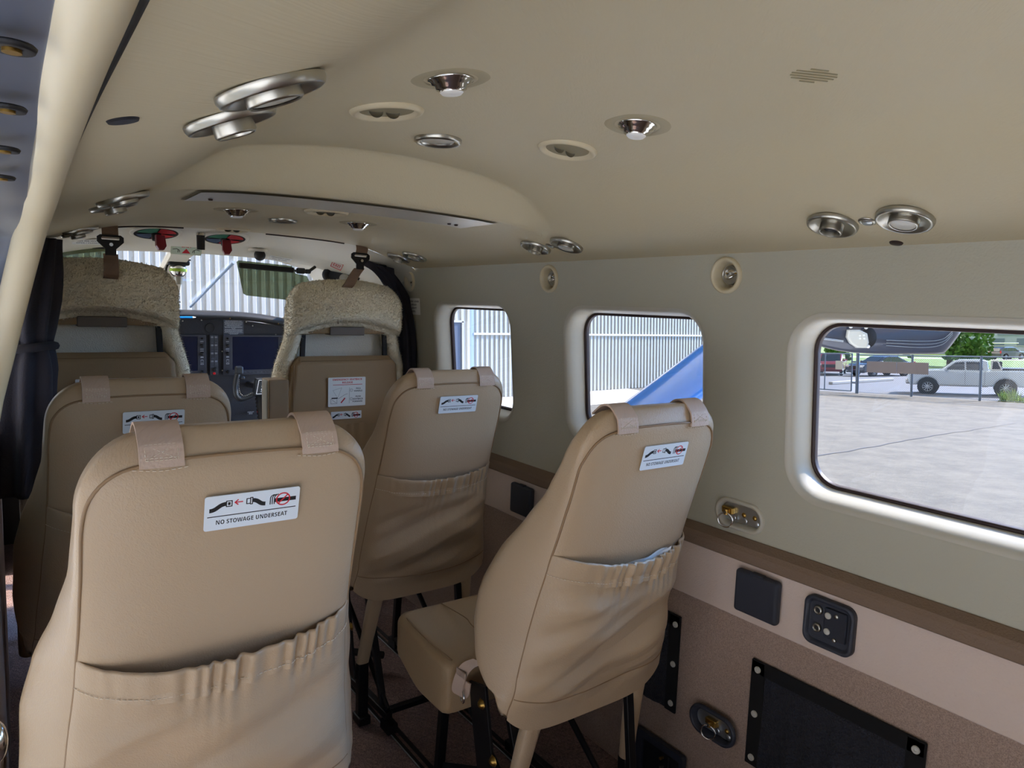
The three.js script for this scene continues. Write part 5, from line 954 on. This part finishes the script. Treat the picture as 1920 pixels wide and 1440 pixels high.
// ---- trees, building, parked aircraft far off
M.leaf = new THREE.MeshStandardMaterial({ color: '#5a7f42', roughness: 0.9, side: THREE.DoubleSide }); M.bark = std('#4b3d33', 1);
function tree(x, z, h, w, label, y0 = 1.4, low = 0.9) {
  const g = thing('tree', label, 'tree', [x, 0, z]);
  const br = [rod([0, 0, 0], [0.1, h * 0.5, 0], 0.28, 10, 0.18)]; for (let i = 0; i < 8; i++) { const a = i * 2.4; br.push(rod([0, h * (0.2 + 0.04 * i), 0], [Math.cos(a) * w * 0.7, h * (0.34 + 0.06 * i), Math.sin(a) * w * 0.7], 0.09, 7, 0.03)); }
  part('trunk', br, M.bark, g);
  const n = 5200, m = new THREE.InstancedMesh(new THREE.PlaneGeometry(0.34, 0.24), M.leaf, n), o = new THREE.Object3D(), c = new THREE.Color(); m.name = 'crown'; m.userData.kind = 'stuff'; m.castShadow = m.receiveShadow = true;
  const blobs = Array.from({ length: 22 }, (_, i) => { const a = rr(0, 6.28), q = Math.sqrt(rnd()), y = rr(0, 1); return [Math.cos(a) * q * w * (1 - 0.5 * y), y0 + 0.6 + y * (h - y0 - 1), Math.sin(a) * q * w * (1 - 0.5 * y), rr(0.7, 1.5)]; });
  for (let i = 0; i < n; i++) { const b = blobs[i % 22], d = V(rr(-1, 1), rr(-1, 1), rr(-1, 1)).normalize().multiplyScalar(b[3] * Math.cbrt(rnd())); o.position.set(b[0] + d.x, Math.max(low, b[1] + d.y), b[2] + d.z); o.rotation.set(rr(0, 6.3), rr(0, 6.3), rr(0, 6.3)); o.scale.setScalar(rr(0.7, 1.4)); o.updateMatrix(); m.setMatrixAt(i, o.matrix); m.setColorAt(i, c.setHSL(0.26 + rr(-0.03, 0.03), 0.5, rr(0.35, 0.9))); }
  g.add(m);
}
tree(74, -31.2, 9, 4.0, 'leafy tree behind the cab of the pickup truck', -0.6, 0.9);
tree(77.2, -44.2, 9, 3.8, 'leafy tree behind the red cars, below the dark wing tip', -0.9, 0.5);
{
  const g = thing('far_building', 'pale blue-grey building far off at the top right of the rear window', 'building', [150, 0, -54]); g.rotation.y = -65 * D2R;
  part('wall', box(26, 7.5, 8, 0, 3.75, 0), std('#c3d3e6', 0.7), g); part('roof', box(26.6, 0.3, 8.6, 0, 7.6, 0), std('#dfe8f1', 0.6), g);
  for (let i = 0; i < 6; i++) { const w = part('window', box(2.0, 1.3, 0.1, -9 + i * 3.8, 2.3, 4.02), std('#7f93ad', 0.3), g); part('window_frame', box(2.2, 0.1, 0.14, -9 + i * 3.8, 1.6, 4.02), M.white, w); }
  part('wall_panel', box(9, 3.4, 0.15, 3, 5.2, 4.05), std('#8fa3bd', 0.5), g);
  const a = (pos, turn, label) => { const p = thing('parked_aeroplane', label, 'aeroplane', pos, turn); part('fuselage', lathe([[0, -3.4], [0.25, -3.2], [0.55, -2], [0.6, -0.5], [0.45, 1.2], [0.18, 3.2], [0, 3.6]], 18).rotateX(Math.PI / 2).translate(0, 1.5, 0), M.white, p); part('wing', rbox(10, 0.14, 1.4, 0.06, 0, 2.15, -0.6), M.white, p); part('tail_fin', slab([[0, 0], [1.0, 0], [1.1, 1.5], [0.7, 1.5]], 0.1).rotateY(-Math.PI / 2).translate(0, 1.6, 2.5), M.white, p); part('tailplane', rbox(3.2, 0.08, 0.8, 0.03, 0, 1.7, 3.0), M.white, p); part('stripe', box(1.22, 0.12, 3, 0, 1.5, -0.6), M.lampRed, p); part('gear', [rod([0, 1.2, -2.2], [0, 0.25, -2.2], 0.05), rod([-0.9, 0.25, 0], [0, 1.2, 0], 0.06), rod([0.9, 0.25, 0], [0, 1.2, 0], 0.06), cyl(0.25, 0.25, 0.15).rotateZ(Math.PI / 2).translate(0, 0.25, -2.2), cyl(0.28, 0.28, 0.15).rotateZ(Math.PI / 2).translate(-0.9, 0.28, 0), cyl(0.28, 0.28, 0.15).rotateZ(Math.PI / 2).translate(0.9, 0.28, 0)], M.tyre, p); };
  a([118, 0, -46], 1.9, 'small white aeroplane parked far off before the pale building, left one'); a([124, 0, -34], 2.4, 'small white aeroplane parked far off before the pale building, right one');
}
// ---- neighbouring wing tip with its landing light
{
  const c = V(0.815, 0, 0.58).normalize(), s = V(0.893, 0.03, -0.451).normalize(), y = V(0, 1, 0);
  const g = thing('wing_tip', 'dark navy wing tip with a white landing light seen through the rear right window', 'wing', [7.28, 2.3, -4.66]);
  const prof = [[-0.08, 0.36], [-0.06, 0.29], [0.0, 0.235], [0.08, 0.195], [0.16, 0.164], [0.29, 0.122], [0.45, 0.086], [0.62, 0.062], [0.85, 0.048], [1.1, 0.044], [1.4, 0.047], [1.58, 0.05], [1.67, 0.065], [1.72, 0.12], [1.8, 0.23], [1.88, 0.35], [1.7, 0.5], [1.2, 0.56], [0.5, 0.56], [0.0, 0.48]];
  const at = (k, e) => { const cx = 0.9, cy = 0.3; return prof.map(([a, b]) => V(0, 0, 0).addScaledVector(c, cx + (a - cx) * e).addScaledVector(y, cy + (b - cy) * e).addScaledVector(s, k).toArray()); };
  M.navyPaint = new THREE.MeshPhysicalMaterial({ color: '#2c354a', roughness: 0.28, clearcoat: 0.9, clearcoatRoughness: 0.1 });
  part('wing_skin', loft([at(-0.06, 0.86), at(-0.02, 0.96), at(0.05, 1), at(0.6, 1.03), at(3, 1.1)]), M.navyPaint, g);
  const P = (a, b, k) => V(0, 0, 0).addScaledVector(c, a).addScaledVector(y, b).addScaledVector(s, k);
  const basis = new THREE.Matrix4().makeBasis(c, y, s.clone().negate());
  part('trim_line', [0.0, 1].map((q) => rod(P(0.1, 0.26 - q * 0.016, -0.1).toArray(), P(0.52, 0.205 - q * 0.012, -0.1).toArray(), 0.006)), M.alu, g);
  part('trim_line', [0, 1, 2].map((q) => tube([P(1.0, 0.15 + q * 0.03, -0.1), P(1.4, 0.13 + q * 0.035, -0.1), P(1.62, 0.16 + q * 0.03, -0.1), P(1.74, 0.27 + q * 0.02, -0.08)].map((v) => v.toArray()), 0.004, 20, 6)), M.alu, g);
  const L = part('landing_light', slab([[-0.1, 0.1], [0.02, 0.1], [0.1, 0.06], [0.12, -0.04], [0.1, -0.1], [0.0, -0.1], [-0.07, -0.05], [-0.11, 0.02]].reverse(), 0.06, [], 0.02), M.lampShell = std('#c2c5bf', 0.35), g);
  L.applyMatrix4(basis); L.position.copy(P(0.66, 0.225, -0.1));
  const led = part('lens', [[-0.01, 0.035], [0.03, 0.04], [-0.008, 0.005], [0.035, 0.005]].map(([a, b]) => cyl(0.011, 0.011, 0.01, 0, 0, 0, 12).rotateX(Math.PI / 2).translate(a + 0.03, b, 0.085)), M.lampWhite, L);
  part('hinge_screw', [[0.6, 0.36], [0.77, 0.35], [0.8, 0.14]].map(([a, b]) => new THREE.SphereGeometry(0.02, 12, 8).translate(...P(a, b, -0.11).toArray())), M.white, g);
  part('dark_recess', new THREE.SphereGeometry(0.12, 20, 12).scale(0.8, 1, 0.4).applyMatrix4(basis).translate(...P(0.8, 0.24, -0.045).toArray()), M.black, g);
}
// ---- weeds at the foot of the fence
{
  const g = thing('weeds', 'clump of weeds and long grass at the foot of the fence by the truck wheel', 'weeds', [33.6, 0, -11.3]);
  const n = 1500, m = new THREE.InstancedMesh(new THREE.ConeGeometry(0.014, 0.4, 3).translate(0, 0.2, 0), std('#86a03e', 1), n), o = new THREE.Object3D(), c = new THREE.Color(); m.name = 'grass_blades'; m.userData.kind = 'stuff';
  for (let i = 0; i < n; i++) { const u = rnd(); o.position.set(rr(-0.3, 0.8), 0, -0.9 + u * 6); o.rotation.set(rr(-0.5, 0.5), rr(0, 6), rr(-0.5, 0.5)); o.scale.set(1.4, (u < 0.1 ? rr(0.7, 1.5) : rr(0.25, 0.7)), 1.4); o.updateMatrix(); m.setMatrixAt(i, o.matrix); m.setColorAt(i, c.setHSL(rr(0.16, 0.24), 0.6, rr(0.4, 0.75))); }
  g.add(m);
}
scene.traverse((o) => { if (o.isMesh) o.castShadow = o.receiveShadow = true; });
renderer.render(scene, camera);
